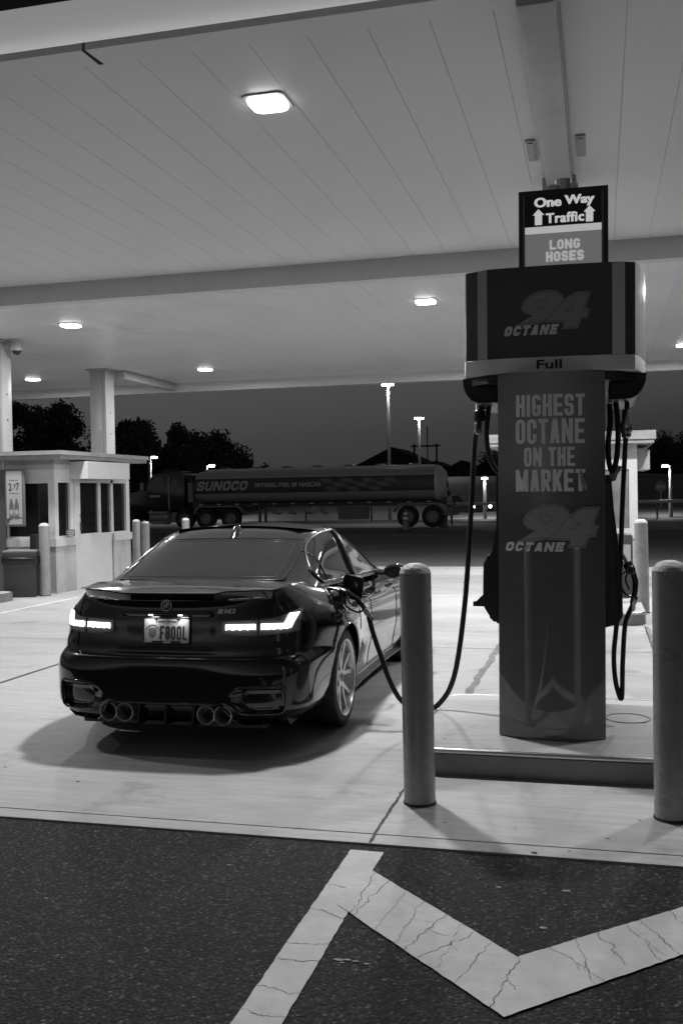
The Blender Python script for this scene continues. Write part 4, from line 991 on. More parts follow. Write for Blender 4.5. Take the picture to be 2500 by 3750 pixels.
# side windows
def dlo(y, s=1):
    """lower and upper t of the glass at y"""
    lo = .085 + .20*max(0, (1.06-y)/.13)**2 if y < 1.06 else .085
    hi = .885
    # keep the top below the roof rail: t such that the greenhouse still reaches
    if y < 1.75: hi = .885 - .60*max(0, (1.75-y)/.82)**2.3
    if y > 2.35: hi = .885 - .80*max(0, (y-2.35)/1.02)**1.25
    return lo, max(lo+.002, hi)
def side_glass(y0_, y1_, s, n_=24):
    def fn(u, v):
        y = y0_+(y1_-y0_)*u; lo, hi = dlo(y); t = lo+(hi-lo)*v; p = g_side(y, t, s); return (p[0]+s*.005, p[1], p[2]+.002)
    return MB().grid(fn, [k/n_ for k in range(n_+1)], [k/12 for k in range(13)], flip=(s < 0))
for s in (1, -1):
    w = CP(side_glass(.932, 1.93, s), 'side_window', M_CGL, smooth=60)
    w2 = CP(side_glass(2.0, 3.30, s), 'side_window', M_CGL, smooth=60)
    tr = []
    for k in range(41): y = .927+2.423*(k/40)**1.4; lo, hi = dlo(y); p = g_side(y, hi+.012, s); tr.append((p[0]+s*.006, p[1], p[2]))
    CP(MB().tube(tr, .0095, 6), 'window_trim', M_DCHR, smooth=60)
    tr = []
    for k in range(41): y = .927+2.423*(k/40)**1.4; lo, hi = dlo(y); p = g_side(y, lo-.01, s); tr.append((p[0]+s*.006, p[1], p[2]))
    CP(MB().tube(tr, .0095, 6), 'window_trim', M_CARTRIM, smooth=60)
    def bar(y0_, t0, y1_, t1, r_, m, nm):
        CP(MB().tube([tuple(Vector(g_side(y0_+(y1_-y0_)*k/8, t0+(t1-t0)*k/8, s))+Vector((s*.007, 0, 0))) for k in range(9)], r_, 6), nm, m, smooth=60)
    bar(1.965, .085, 1.95, .885, .030, M_CARTRIM, 'pillar_trim'); bar(1.20, .085, 1.12, .60, .006, M_CARTRIM, 'window_divider')
    # door and panel gaps
    def gap(pts, nm='panel_gap', r_=.0035):
        P3 = []
        for y, z in pts:
            zr = zref(z, y); P3.append((s*(side_x(y, zr)+.0005), y, z))
        CP(MB().tube(P3, r_, 5), nm, M_PBLK)
    gap([(1.96, .26+.03*k) for k in range(23)]); gap([(1.38, .50+.0*k) if k < 0 else (1.42-.0*k, .62+.03*k) for k in range(11)])
    gap([(3.02, .26+.03*k) for k in range(23)]); gap([(1.40+.04*k, .255) for k in range(45)])
    for yh_, zh_ in ((1.60, .845), (2.62, .835)):
        hb = CP(MB().tube(smooth_path([(s*(side_x(yh_-.09, .83)+.004), yh_-.09, zh_), (s*(side_x(yh_, .83)+.035), yh_-.06, zh_), (s*(side_x(yh_, .83)+.037), yh_+.06, zh_), (s*(side_x(yh_, .83)+.004), yh_+.09, zh_)]), .012, 8), 'door_handle', M_CAR, smooth=60)
    # side skirt blade
    sk_ = []
    for k in range(25):
        y = RA+.36+(FA-RA-.72)*k/24; x = side_x(y, zref(.2, y)); sk_.append((x, y))
    V2 = []
    for x, y in sk_: V2 += [(s*(x-.05), y, .165), (s*(x+.035), y, .160), (s*(x+.035), y, .172), (s*(x-.01), y, .20)]
    CP(MB().add(V2, [(4*k+a, 4*k+(a+1) % 4, 4*k+4+(a+1) % 4, 4*k+4+a) for k in range(24) for a in range(4)]), 'side_skirt', M_CARTRIM, smooth=30)
    # mirrors
    mr = MB().lathe([(0, -.09), (.05, -.085), (.085, -.05), (.095, 0), (.085, .05), (.05, .085), (0, .09)], (0, 0, 0), 'y', 20).map(lambda x, y, z: (s*(.95+x*1.1), 2.75+y*.75+abs(x)*.15, .945+z*.72))
    mo = CP(mr, 'mirror', M_CAR, smooth=60)
    MB().tube([(s*.74, 2.80, .925), (s*.88, 2.77, .925)], .022, 8).build('arm', M_CARTRIM, mo)
    MB().lathe([(0, 0), (.07, .001)], (0, 0, 0), 'y', 20).map(lambda x, y, z: (s*(.95+x*1.1), 2.678+y, .945+z*.70)).build('mirror_glass', M_CGL, mo)

# ---------------- tail details
def tail_patch(poly_fn, xs_, zs_, d):
    return MB().grid(lambda x, v: poly_fn(x, v, d), xs_, zs_)
def tp(x, z, d=0.0):
    """point on the tail surface pushed out by d"""
    e = .004; y = tail_y(x, z); dx = (tail_y(x+e, z)-tail_y(x-e, z))/(2*e); dz = (tail_y(x, z+e)-tail_y(x, z-e))/(2*e)
    nn = Vector((dx, -1, dz)).normalized(); return Vector((x, y, z))+nn*d
def tgrid(x0, x1, zlo, zhi, d, nx=18, nz=6):
    return MB().grid(lambda u, v: tuple(tp(x0+(x1-x0)*u, zlo(u)+(zhi(u)-zlo(u))*v, d)), [k/nx for k in range(nx+1)], [k/nz for k in range(nz+1)])
for s in (1, -1):
    lamp = CP(tgrid(s*.365, s*.582, lambda u: .748+.02*(1-u)**3, lambda u: .838+.008*u, .004), 'tail_lamp', M_LAMPC, smooth=60)
    outer = CP(tgrid(s*.592, s*.806, lambda u: .748+.012*u*u, lambda u: .846+.055*u*u, .005), 'tail_lamp', M_LAMPC, smooth=60)
    tgrid(s*.392, s*.570, lambda u: .788-.005*(int(u*12) % 3 == 0), lambda u: .818, .012, 12, 2).build('light_bar', M_LEDB, lamp)
    tgrid(s*.602, s*.745, lambda u: .786-.004*(int(u*12) % 3 == 0)-.003*u, lambda u: .819-.006*u, .013, 12, 2).build('light_bar', M_LEDB, outer)
    MB().grid(lambda u, v: tuple(tp(s*(.715+.045*u+.032*v), .785+.085*v, .013)), [0, .33, .66, 1], [k/8 for k in range(9)]).build('light_bar', M_LEDB, outer)
# spoiler lip
sp_n = 41; V2 = []
for k in range(sp_n):
    u = -1+2*k/(sp_n-1); x = u*.648; e = abs(u)
    up = .013*sstep(.50, .62, e)*(1-.8*sstep(.93, 1.0, e)); back = .030+.010*sstep(.50, .62, e); back *= (1-sstep(.95, 1.0, e)*.6)
    z = 1.003+.004*e**3; y = tail_y(x, .985); 
    V2 += [(x, y+.14, z+.012), (x, y-back+.004, z+.012+up), (x, y-back, z+.004+up), (x, y-back+.016, z-.018+up*.2), (x, y+.004, z-.045)]
CP(MB().add(V2, [(5*k+a, 5*k+a+1, 5*k+5+a+1, 5*k+5+a) for k in range(sp_n-1) for a in range(4)]), 'spoiler', M_CAR, smooth=30)
# boot lid gap, bumper gap
def tline(pts, r_, nm, m, d=.0): return CP(MB().tube([tuple(tp(x, z, d)) for x, z in pts], r_, 5), nm, m)
tline([(-.60+1.2*k/40, .607) for k in range(41)], .004, 'panel_gap', M_PBLK)
for s in (1, -1):
    tline([(s*.60, .607), (s*.63, .63), (s*.655, .66), (s*.66, .70)], .004, 'panel_gap', M_PBLK); tline([(s*.66, .70+.02*k) for k in range(8)] + [(s*.668, .86), (s*.675, .93), (s*.655, 1.0)], .004, 'panel_gap', M_PBLK)
    # bumper vents: frame line, inner panel
    fr_ = [(.50, .275), (.60, .268), (.72, .268), (.752, .285), (.766, .36), (.764, .42), (.75, .442), (.60, .446), (.50, .440), (.45, .42), (.415, .38), (.44, .325)]
    CP(MB().tube([tuple(tp(s*a, b, .004)) for a, b in fr_], .008, 6, closed=True), 'vent_frame', M_CAR, smooth=60)
    MB().grid(lambda u, v: tuple(tp(s*(.50+.235*u), .30+.112*v, 0)+Vector((0, -.006+.030*(1-v), 0))), [k/10 for k in range(11)], [0, .5, 1]).build('vent_panel', mat('vent_grey', .05, .18, coat=.8), bodyo)
    tgrid(s*.58, s*.68, lambda u: .292, lambda u: .299, .006, 8, 1).build('reflector', mat('reflector_grey', .35, .3), bodyo)
    # exhaust tips
    for xx in (.275, .385):
        ex = CP(MB().lathe([(.048, .10), (.050, -.078), (.054, -.088), (.059, -.086), (.061, -.078), (.061, .10)], (s*xx, .085, .262), 'y', 28), 'exhaust_tip', mat('exhaust_steel', .45, .38, metal=.7), smooth=40)
        MB().lathe([(0, .0), (.051, .001)], (s*xx, .10, .262), 'y', 20).build('bore', M_GAP, ex)
# diffuser
x_e = lambda x: .330-.125*sstep(.36, .485, abs(x))
for x in (-.185, 0, .185): CP(MB().prism([(.03, .31), (.0, .21), (.02, .185), (.3, .17), (.3, .31)], 'x', x-.007, x+.007), 'diffuser_fin', M_CARTRIM)
CP(MB().grid(lambda x, v: (x, .09+.05*(1-v), .185+.135*v), [-.18+.36*k/8 for k in range(9)], [0, .5, 1]), 'diffuser_panel', mat('diffuser_grey', .03, .3))
CP(MB().tube([tuple(tp(x, x_e(x), .006)) for x in [-.485+.97*k/48 for k in range(49)]], .008, 6), 'diffuser_edge', M_CAR, smooth=60)
CP(MB().grid(lambda x, v: tuple(tp(x, .205+.0*v, .0)+Vector((0, -.002+.10*v, -.010))), [-.70+1.40*k/40 for k in range(41)], [0, .3, 1]), 'splitter', M_CARTRIM)
for s in (1, -1): CP(MB().prism([(.16, .23), (.34, .23), (.38, .175), (.24, .17)], 'x', s*.745-.006, s*.745+.006), 'rear_winglet', M_CARTRIM)
# number plate
PZ, PW, PH = .775, .305, .152
pl_o = CP(MB().box(-PW/2, PW/2, -.004, .0, -PH/2, PH/2, bev=.002), 'number_plate', mat('plate_pale', .36, .45, var=.03, scale=12)); pl_o.location = (0, .058, PZ); pl_o.rotation_euler = (R(-6), 0, 0)
pf = lambda x, z: (lambda u, v: (x+u, -.0065, z+v))
M_INKP = mat('plate_ink', .015, .6)
mb = MB(); put(mb, gtext('F80DL', .185, .084, .0115, .24), pf(-.045, -.054)); mb.build('lettering', M_INKP, pl_o)
mb = MB(); put(mb, bfont('New Jersey', .155, .026, .008), pf(-.072, .044)); mb.build('lettering', M_INKP, pl_o)
shd = [(-.022, .028), (-.008, .024), (0, .030), (.008, .024), (.022, .028), (.026, .008), (.02, -.018), (0, -.032), (-.02, -.018), (-.026, .008)]
mb = MB(); put(mb, (shd, [tuple(range(len(shd)))]), pf(-.096, -.008)); 
for k in range(13):
    a = R(155-130*k/12); mb.box(-.096+.044*math.cos(a)-.0035, -.096+.044*math.cos(a)+.0035, -.0068, -.0055, -.008+.044*math.sin(a)-.003, -.008+.044*math.sin(a)+.003)
mb.build('badge_print', mat('plate_badge', .12, .6), pl_o)
fr2 = MB(); fr2.tube([(p[0], -.006, p[1]) for p in rr(-PW/2-.004, -PH/2-.004, PW/2+.004, PH/2+.004, .012)], .0055, 6, closed=True)
fr2.prism([(-.105, -.078), (-.09, -.064), (.09, -.064), (.105, -.078)], 'y', -.010, -.004).prism([(-.09, .078), (-.075, .064), (-.06, .078)], 'y', -.010, -.004).prism([(.06, .078), (.085, .064), (.10, .078)], 'y', -.010, -.004)
fr2.build('plate_frame', M_CARTRIM, pl_o, smooth=40)
mb = MB(); put(mb, ([(0, 0), (.05, 0), (.055, .012), (.005, .012)], [(0, 1, 2, 3)]), lambda u, v: (-.02+u, -.0115, -.077+v)); mb.build('frame_badge', mat('frame_badge', .3, .4), pl_o)
# plate handle strip above with small lamps
CP(MB().box(-.30, .30, -.0, .06, .882, .90, bev=.006), 'boot_handle', M_CAR, smooth=40).location = (0, .02, 0)
# round badge and model letters on the lid
bd = CP(MB().lathe([(0, -.006), (.030, -.006), (.0335, -.002), (.0335, .006)], (0, 0, 0), 'y', 28), 'round_badge', mat('badge_black', .02, .25), smooth=40); bd.location = (0, tail_y(0, .935)-.006, .935); bd.rotation_euler = (R(-4), 0, 0)
MB().lathe([(.0325, -.0065), (.0355, -.0065), (.0355, .004)], (0, 0, 0), 'y', 28).build('rim', M_CHR, bd, smooth=40)
mb = MB()
for q in (0, 2): mb.add([(0, -.0075, 0)] + [(.0205*math.cos(R(90*q/1+ (0 if q == 0 else 0) + 90*k/6)), -.0075, .0205*math.sin(R(90*q + 90*k/6))) for k in range(7)], [(0,)+tuple(range(1, 8))])
mb.build('pale_quarter', mat('badge_white', .6, .4), bd)
mb = MB()
for q in (1, 3): mb.add([(0, -.0075, 0)] + [(.0205*math.cos(R(90*q + 90*k/6)), -.0075, .0205*math.sin(R(90*q + 90*k/6))) for k in range(7)], [(0,)+tuple(range(1, 8))])
mb.build('grey_quarter', mat('badge_grey', .16, .4), bd)
mb = MB(); 
for ch, a in (('B', 125), ('M', 90), ('W', 55)): put(mb, bfont(ch, .009, .009, .02), lambda u, v, a=a: (.0262*math.cos(R(a))-.0045+u, -.0075, .0262*math.sin(R(a))-.0045+v))
mb.build('lettering', mat('badge_white', .6, .4), bd)
zb = .905; yb2 = tail_y(.42, zb)-.006
mb = MB()
put(mb, ([(0, 0), (.030, 0), (.042, .030), (.012, .030)], [(0, 1, 2, 3)]), lambda u, v: (.335+u, tail_y(.335+u, zb)-.005, zb-.02+v))
put(mb, bfont('M3', .075, .030, .03, .25), lambda u, v: (.375+u, tail_y(.375+u, zb)-.005, zb-.02+v))
CP(mb, 'model_badge', mat('model_badge_silver', .55, .3, metal=.3))
# aerial fin
fin = MB().lathe([(0, .05), (.012, .045), (.025, .025), (.033, .008), (.036, 0)], (0, 0, 0), 'z', 18).map(lambda x, y, z: (.03+x*1.35, 1.25+y*2.6+z*1.2, 1.315+z*1.75+.20*y*2.6))
CP(fin, 'aerial_fin', M_CAR, smooth=50)
# third brake light strip on the roof edge
# ---------------- wheels
def car_wheel(xc, yc, s):
    w = bpy.data.objects.new('wheel', None); COL.objects.link(w); w.parent = car; w.location = (s*xc, yc, WR); w.rotation_euler = (0, 0, 0 if s > 0 else math.pi)
    # lathe axis x, outer face +x
    MB().lathe([(.262, -.12), (.30, -.135), (.325, -.125), (WR, -.10), (WR, .10), (.325, .125), (.30, .135), (.266, .128), (.262, .10)], (0, 0, 0), 'x', 64).build('tyre', M_TYR, w, smooth=40)
    MB().lathe([(.255, .115), (.268, .128), (.266, .134), (.258, .134), (.244, .118), (.238, .05), (.232, -.12)], (0, 0, 0), 'x', 64).build('rim', M_RIM, w, smooth=40)
    MB().lathe([(0, -.02), (.19, -.02), (.195, -.04)], (0, 0, 0), 'x', 40).build('brake_disc', mat('brake_disc', .22, .35, metal=.8), w)
    MB().lathe([(0, -.06), (.235, -.06)], (0, 0, 0), 'x', 40).build('back', M_GAP, w)
    spk = MB()
    for k in range(5):
        for d in (-1, 1):
            a0 = R(72*k+90); a1 = a0 + d*R(17)
            p0 = Vector((.095, .055*math.cos(a0), .055*math.sin(a0))); p1 = Vector((.112, .248*math.cos(a1), .248*math.sin(a1)))
            dirv = (p1-p0).normalized(); side = dirv.cross(Vector((1, 0, 0))).normalized()
            V2 = []
            for p, hw, dp in ((p0, .026, .05), ((p0+p1)/2+Vector((-.004, 0, 0)), .018, .045), (p1, .024, .04)):
                V2 += [tuple(p+side*hw*.7), tuple(p-side*hw*.7), tuple(p-side*hw-Vector((dp, 0, 0))), tuple(p+side*hw-Vector((dp, 0, 0)))]
            spk.add(V2, [(4*i+a, 4*i+(a+1) % 4, 4*i+4+(a+1) % 4, 4*i+4+a) for i in range(2) for a in range(4)] + [(0, 1, 2, 3), (11, 10, 9, 8)])
    spk.lathe([(0, .108), (.028, .106), (.034, .098), (.062, .094), (.070, .05)], (0, 0, 0), 'x', 24)
    spk.build('spokes', M_RIM, w, smooth=30)
    MB().lathe([(0, .112), (.024, .110), (.027, .105)], (0, 0, 0), 'x', 16).build('hub_cap', M_CARTRIM, w, smooth=40)
for s in (1, -1):
    car_wheel(.800, RA, s); car_wheel(.775, FA, s)
# ---------------- fuel flap, filler, nozzle in it
fx, fy, fz = side_x(1.02, .86), 1.02, .865
CP(MB().lathe([(0, .002), (.075, .002), (.08, .004)], (fx-.012, fy, fz), 'x', 24), 'filler_recess', M_GAP)
fp = MB().prism([(p[0], p[1]) for p in rr(-.085, -.085, .085, .085, .03)], 'y', -.006, .006, bev=.002)
flap = CP(fp, 'fuel_flap', M_CARTRIM, smooth=40); flap.location = (fx+.025, fy+.14, fz+.085); flap.rotation_euler = (0, R(8), R(-18))
MB().tube([(-.08, .0, 0), (-.11, -.03, 0)], .012, 6).build('hinge', M_CARTRIM, flap)
fw = car.matrix_basis if False else Matrix.Translation((CAR_X, CAR_Y, 0)) @ Matrix.Rotation(CAR_R, 4, 'Z')
np_ = fw @ Vector((fx+.01, fy-.02, fz+.045))
nz = nozzle(tuple(np_), (0, R(22), R(-10)), .85)

for s in (1, -1):
    pm = CP(MB().box(s*.10-.014, s*.10+.014, .034, .048, .872, .879, bev=.002), 'plate_lamp', mat('plate_lamp_lit', .9, .3, emit=2.5))
    ld = bpy.data.lights.new('lamp', 'AREA'); ld.shape = 'RECTANGLE'; ld.size = .05; ld.size_y = .015; ld.energy = .16
    lo = bpy.data.objects.new('lamp', ld); COL.objects.link(lo); lo.parent = car; lo.location = (s*.10, .030, .868); lo.rotation_euler = (R(12), 0, 0)
# ================================================================ far background
pad = MB().box(-60, 60, 41.4, 52.5, -.03, -.010); tag(pad.build('truck_pad', mat('pad_concrete', .17, .8, var=.05, scale=.8)), kind='structure')
bank = MB()
pr = [(58, -.05), (62, .25), (66, .55), (70, 1.2), (76, 2.3), (82, 3.0), (90, 3.0), (92, -.5)]
V = []; xs = [-140, -26, -22, 3.0, 60]; sc = [0.0, 0.0, 1, 1, .2]
for x, s in zip(xs, sc): V += [(x, p[0], -.1+p[1]*s) for p in pr]
n = len(pr)
bank.add(V, [(i*n+k, (i+1)*n+k, (i+1)*n+k+1, i*n+k+1) for i in range(len(xs)-1) for k in range(n-1)])
tag(bank.build('hill', mat('bank_earth', .07, .95, var=.035, scale=.35, stretch=(.12, 1, 3)), smooth=60), kind='structure')
gr = thing('guardrail', 'pale steel guardrail along the far road behind the tanker', 'guardrail', (-4, 57, 0))
MB().box(-14, 18, -.03, .03, .85, 1.02, bev=.02).build('rail', mat('rail_steel', .5, .5), gr)
for k in range(9): MB().box(-13+4*k, -12.9+4*k, .03, .12, 0, .95).build('post', mat('rail_post', .2, .6), gr)

# tanker lorry (drives to the left)
TY = 46.0; T = thing('tanker_truck', 'long silver fuel tanker truck parked across the road behind', 'tanker truck', (-15, TY+1.2, 0))
TI = Matrix.Translation((15, -(TY+1.2), 0))
def TP(mb, n, m, par=None, **kw):
    o = mb.build(n, m, par or T, **kw)
    if par is None: o.matrix_parent_inverse = TI
    return o
M_TANK = mat('tank_aluminium', .55, .28, metal=.4, var=.02, scale=1.2); M_TBAND = mat('tank_band', .06, .45); M_TDARK = mat('truck_dark', .012, .5); M_TRIMM = mat('truck_trim', .42, .3)
M_TLET = mat('tank_lettering', .55, .5); M_TYRE = mat('tyre_rubber', .016, .75); M_TRIM2 = mat('wheel_alu', .22, .4)
cy_, cz_, ra, rz = TY+1.22, 2.06, 1.22, .84
def se(t, e=2.6):
    c, s = math.cos(t), math.sin(t); return (ra*math.copysign(abs(c)**(2/e), c), rz*math.copysign(abs(s)**(2/e), s))
def tank(xs_):
    V = []; F = []; N = 40
    for x, k in xs_:
        for i in range(N):
            a, b = se(2*math.pi*i/N); V.append((x, cy_+a*k, cz_+b*k))
    for j in range(len(xs_)-1):
        for i in range(N): F.append((j*N+i, j*N+(i+1) % N, (j+1)*N+(i+1) % N, (j+1)*N+i))
    F += [tuple(range(N)), tuple((len(xs_)-1)*N+i for i in range(N))]
    return MB().add(V, F)
TP(tank([(-19.55, .55), (-19.52, .8), (-19.42, .94), (-19.2, 1), (-7.42, 1)]), 'tank', M_TANK, smooth=40)
TP(tank([(-7.419, 1.03), (-7.36, 1.03), (-7.30, .98), (-7.12, .75), (-7.02, .45), (-6.98, .2)]), 'rear_head', mat('tank_head', .85, .35, var=.12, scale=2), smooth=40)
lad = MB().lathe([(0, .05), (.16, .04), (.2, -.04)], (-6.98, cy_-.1, 2.0), 'x', 20); TP(lad, 'manhole', mat('hatch_dark', .06, .5), smooth=40)
def yb(z):
    q = min(.9999, abs((z-cz_)/rz)); return cy_ - ra*(1-q**2.6)**(1/2.6)
def side_patch(x0, x1, z0, z1, off, nz=6):
    return MB().grid(lambda u, v: (u, yb(v)-off, v), [x0, x1], [z0+(z1-z0)*k/nz for k in range(nz+1)])
TP(side_patch(-19.45, -7.43, 1.74, 2.47, .006), 'side_band', M_TBAND)
def on_tank(VF, x, z): return put(MB(), VF, lambda u, v: (x+u, yb(z+v)-.014, z+v), .004)
TP(on_tank(gtext('SUNOCO', 2.75, .46, .105, .16, .28), -19.32, 1.89), 'lettering', M_TLET)
l2 = on_tank(gtext('OFFICIAL', 1.15, .2, .045, .2), -16.25, 2.02); l2.v += []; 
put(l2, gtext('FUEL', .55, .2, .045, .2), lambda u, v: (-15.0+u, yb(2.02+v)-.014, 2.02+v)); put(l2, gtext('OF', .26, .2, .045, .2), lambda u, v: (-14.36+u, yb(2.02+v)-.014, 2.02+v)); put(l2, bfont('NASCAR', 1.1, .22, .03, .2), lambda u, v: (-14.0+u, yb(2.01+v)-.014, 2.01+v))
TP(l2, 'slogan', M_TLET)
ck = MB(); 
for i in range(7):
    for jj in range(3):
        if (i+jj) % 2 == 0 and not (i > 4 and jj == 0):
            x = -12.9+i*.52+(2-jj)*-.12+jj*.0; z = 1.78+jj*.2; s = .19
            x += (2-jj)*.26
            zz = [z, z, z+.2, z+.2]; xx = [x+.1, x+.62, x+.42, x-.1]
            ck.add([(a, yb(b)-.012, b) for a, b in zip(xx, zz)], [(0, 1, 2, 3)])
TP(ck, 'chequered_flag', mat('chequer', .17, .5))
TP(MB().box(-19.1, -7.5, cy_-.45, cy_+.45, 2.80, 2.97, bev=.04), 'top_rail', M_TANK)
hat = MB()
for k in range(7): hat.lathe([(.28, 0), (.28, .05), (.2, .09), (0, .1)], (-18.2+1.6*k, cy_, 2.96), 'z', 16)
TP(hat, 'hatch', M_TRIM2, smooth=40)
TP(MB().box(-19.3, -7.1, TY+.3, TY+2.1, 1.05, 1.24), 'chassis', mat('chassis_dark', .04, .6))
for k in range(13): TP(MB().box(-19.2+.95*k, -19.0+.95*k, TY+.05, TY+.09, 1.18, 1.24), 'reflector', mat('reflector', .5, .4))
TP(MB().box(-12.1, -10.7, TY+.1, TY+.7, .40, .98, bev=.03), 'hose_box', mat('hose_box', .12, .5))
dm = MB().prism([(-13.5, .87), (-13.25, .64), (-13.0, .87), (-13.25, 1.10)], 'y', TY+.05, TY+.08); TP(dm, 'hazard_placard', mat('placard', .33, .5))
for x in (-15.9, -16.2): TP(MB().box(x, x+.12, TY+.3, TY+.42, .1, 1.1).box(x-.08, x+.2, TY+.25, TY+.5, .06, .1), 'landing_leg', mat('leg_grey', .1, .6))
pp = MB()
for k in range(5): pp.tube([(-15.4+.8*k, TY+.3, 1.05), (-15.3+.8*k, TY+.15, .75), (-15.0+.8*k, TY+.15, .72)], .06, 8)
TP(pp, 'valve_pipe', mat('pipe_grey', .2, .4), smooth=50)
def wheel(x, y0, r=.52, rim=.29):
    w = TP(MB().lathe([(rim, .0), (r*.86, -.01), (r*.97, .03), (r, .08), (r, .25), (r*.96, .29), (rim, .30)], (x, y0, r), 'y', 32), 'wheel', M_TYRE, smooth=40)
    MB().lathe([(0, .05), (.10, .02), (.12, .07), (.22, .11), (.25, .05), (rim, .02), (rim+.01, .0)], (x, y0-.004, r), 'y', 24).build('rim', M_TRIM2, w, smooth=30)
    return w
for x in (-18.85, -17.55, -8.72, -7.55): wheel(x, TY+.02)
for (a, b) in ((-9.45, -6.85), (-19.5, -16.85)):
    ar = [(a, .75), (a+.12, 1.0), (a+.35, 1.13), (b-.35, 1.13), (b-.12, 1.0), (b, .75), (b-.06, .75), (b-.18, .96), (b-.38, 1.08), (a+.38, 1.08), (a+.18, .96), (a+.06, .75)]
    TP(MB().prism(ar, 'y', TY-.02, TY+.7), 'fender', mat('fender_alu', .28, .4))
TP(MB().box(-7.1, -6.6, TY+.1, TY+2.3, .55, .95, bev=.02), 'rear_bumper', mat('bumper_grey', .12, .5))
# cab
cab = TP(MB().prism([(-24.4, .95), (-24.5, 1.35), (-24.2, 1.60), (-22.25, 1.95), (-22.2, 1.98), (-21.75, 2.72), (-21.5, 2.80), (-20.2, 2.80), (-20.0, 2.70), (-19.98, .95)], 'y', TY+.15, TY+2.3, bev=.05), 'cab', mat('cab_paint', .012, .22, coat=.5), smooth=35)
MB().prism([(-22.05, 2.02), (-21.62, 2.62), (-21.12, 2.62), (-21.12, 2.02)], 'y', TY+.13, TY+.16).build('window', mat('cab_glass', .10, .1), cab).matrix_parent_inverse = TI.inverted() @ TI
MB().prism([(-20.62, 2.1), (-20.62, 2.5), (-20.4, 2.5), (-20.4, 2.1)], 'y', TY+.13, TY+.16).build('window', mat('cab_glass', .10, .1), cab)
MB().box(-20.88, -20.82, TY+.12, TY+.15, 1.0, 2.7).build('sleeper_trim', M_TRIMM, cab)
MB().box(-21.9, -21.35, TY+.13, TY+.15, 1.62, 1.72).build('door_lettering', M_TLET, cab)
TP(MB().lathe([(0, -.5), (.33, -.49), (.36, -.45), (.36, .45), (.33, .49), (0, .5)], (-21.45, TY+.5, .60), 'x', 24), 'fuel_tank', mat('fuel_tank', .30, .3, metal=.3), smooth=40)
TP(MB().box(-21.95, -20.95, TY+.05, TY+.5, .82, .88).box(-21.9, -21.0, TY+.02, TY+.4, .30, .36), 'step', M_TRIMM)
TP(MB().box(-20.7, -20.4, TY+.1, TY+.6, .35, .85, bev=.05), 'air_box', mat('air_box', .2, .4))
TP(MB().tube([(-21.97, TY+.35, 1.2), (-21.97, TY+.35, 3.66)], .05, 10), 'exhaust_stack', M_TRIMM, smooth=50)
TP(MB().box(-21.3, -20.3, TY+.5, TY+1.8, 2.80, 2.92, bev=.03).tube([(-21.3, TY+.4, 2.95), (-20.4, TY+.4, 2.98)], .02, 6), 'roof_fairing', mat('roof_fairing', .06, .4))
TP(MB().box(-22.3, -22.15, TY-.1, TY+.1, 1.95, 2.35, bev=.03), 'mirror', M_TRIMM)
for x in (-23.2,): wheel(x, TY+.1)
wheel(-20.0, TY+.05)
TP(MB().box(-20.5, -16.9, TY+.5, TY+1.9, .75, 1.05), 'tractor_frame', M_TDARK)
TP(MB().box(-19.85, -19.6, TY+.2, TY+.5, 1.35, 2.3), 'headboard', mat('headboard', .25, .4))

# worker beside the tanker's tail
def skin_body(name, pts, edges, root, m, parent):
    me = bpy.data.meshes.new(name); me.from_pydata([p[:3] for p in pts], edges, [])
    o = bpy.data.objects.new(name, me); COL.objects.link(o); o.parent = parent
    sk = o.modifiers.new('skin', 'SKIN')
    for i, v in enumerate(me.skin_vertices[0].data): v.radius = (pts[i][3], pts[i][4] if len(pts[i]) > 4 else pts[i][3]); v.use_root = (i == root)
    sb = o.modifiers.new('sub', 'SUBSURF'); sb.levels = 1; sb.render_levels = 1
    me.materials.append(m); return o
W = thing('person', 'worker in pale vest and cap standing at the tanker tail', 'person', (-7.0, 47.6, 0), R(200))
P_ = [(0, 0, .98, .16, .11), (0, 0, 1.15, .15, .11), (0, .01, 1.38, .18, .12), (0, .01, 1.47, .09, .07), (0, .02, 1.53, .055, .055), (0, .03, 1.60, .085, .095), (0, .02, 1.70, .08, .095),
      (.10, 0, .86, .085, .09), (.12, .02, .50, .06), (.12, 0, .10, .042), (.13, .12, .04, .04, .03), (-.10, 0, .86, .085, .09), (-.13, 0, .50, .06), (-.14, -.03, .10, .042), (-.15, .09, .04, .04, .03),
      (.20, .01, 1.40, .06), (.26, .03, 1.14, .045), (.24, .15, .95, .034), (.23, .20, .88, .03), (-.20, .01, 1.40, .06), (-.27, 0, 1.14, .045), (-.28, .06, .90, .034), (-.28, .08, .82, .03)]
E_ = [(0, 1), (1, 2), (2, 3), (3, 4), (4, 5), (5, 6), (0, 7), (7, 8), (8, 9), (9, 10), (0, 11), (11, 12), (12, 13), (13, 14), (2, 15), (15, 16), (16, 17), (17, 18), (2, 19), (19, 20), (20, 21), (21, 22)]
skin_body('body', P_, E_, 0, mat('worker_dark', .03, .8), W)
MB().lathe([(.185, 1.0), (.195, 1.2), (.20, 1.36), (.14, 1.46), (.08, 1.48)], (0, .01, 0), 'z', 20).map(lambda x, y, z: (x, y*.72, z)).build('vest', mat('vest', .34, .7), W, smooth=50)
vb = MB().lathe([(.20, 1.08), (.20, 1.14)], (0, .01, 0), 'z', 20).lathe([(.207, 1.25), (.207, 1.30)], (0, .01, 0), 'z', 20).map(lambda x, y, z: (x, y*.74, z)); vb.build('vest_band', mat('vest_band', .5, .5), W)
MB().lathe([(.10, 1.70), (.105, 1.73), (.09, 1.79), (.04, 1.82), (0, 1.825)], (0, .02, 0), 'z', 18).box(-.07, .07, .08, .20, 1.70, 1.715).build('cap', mat('cap_pale', .3, .6), W, smooth=50)
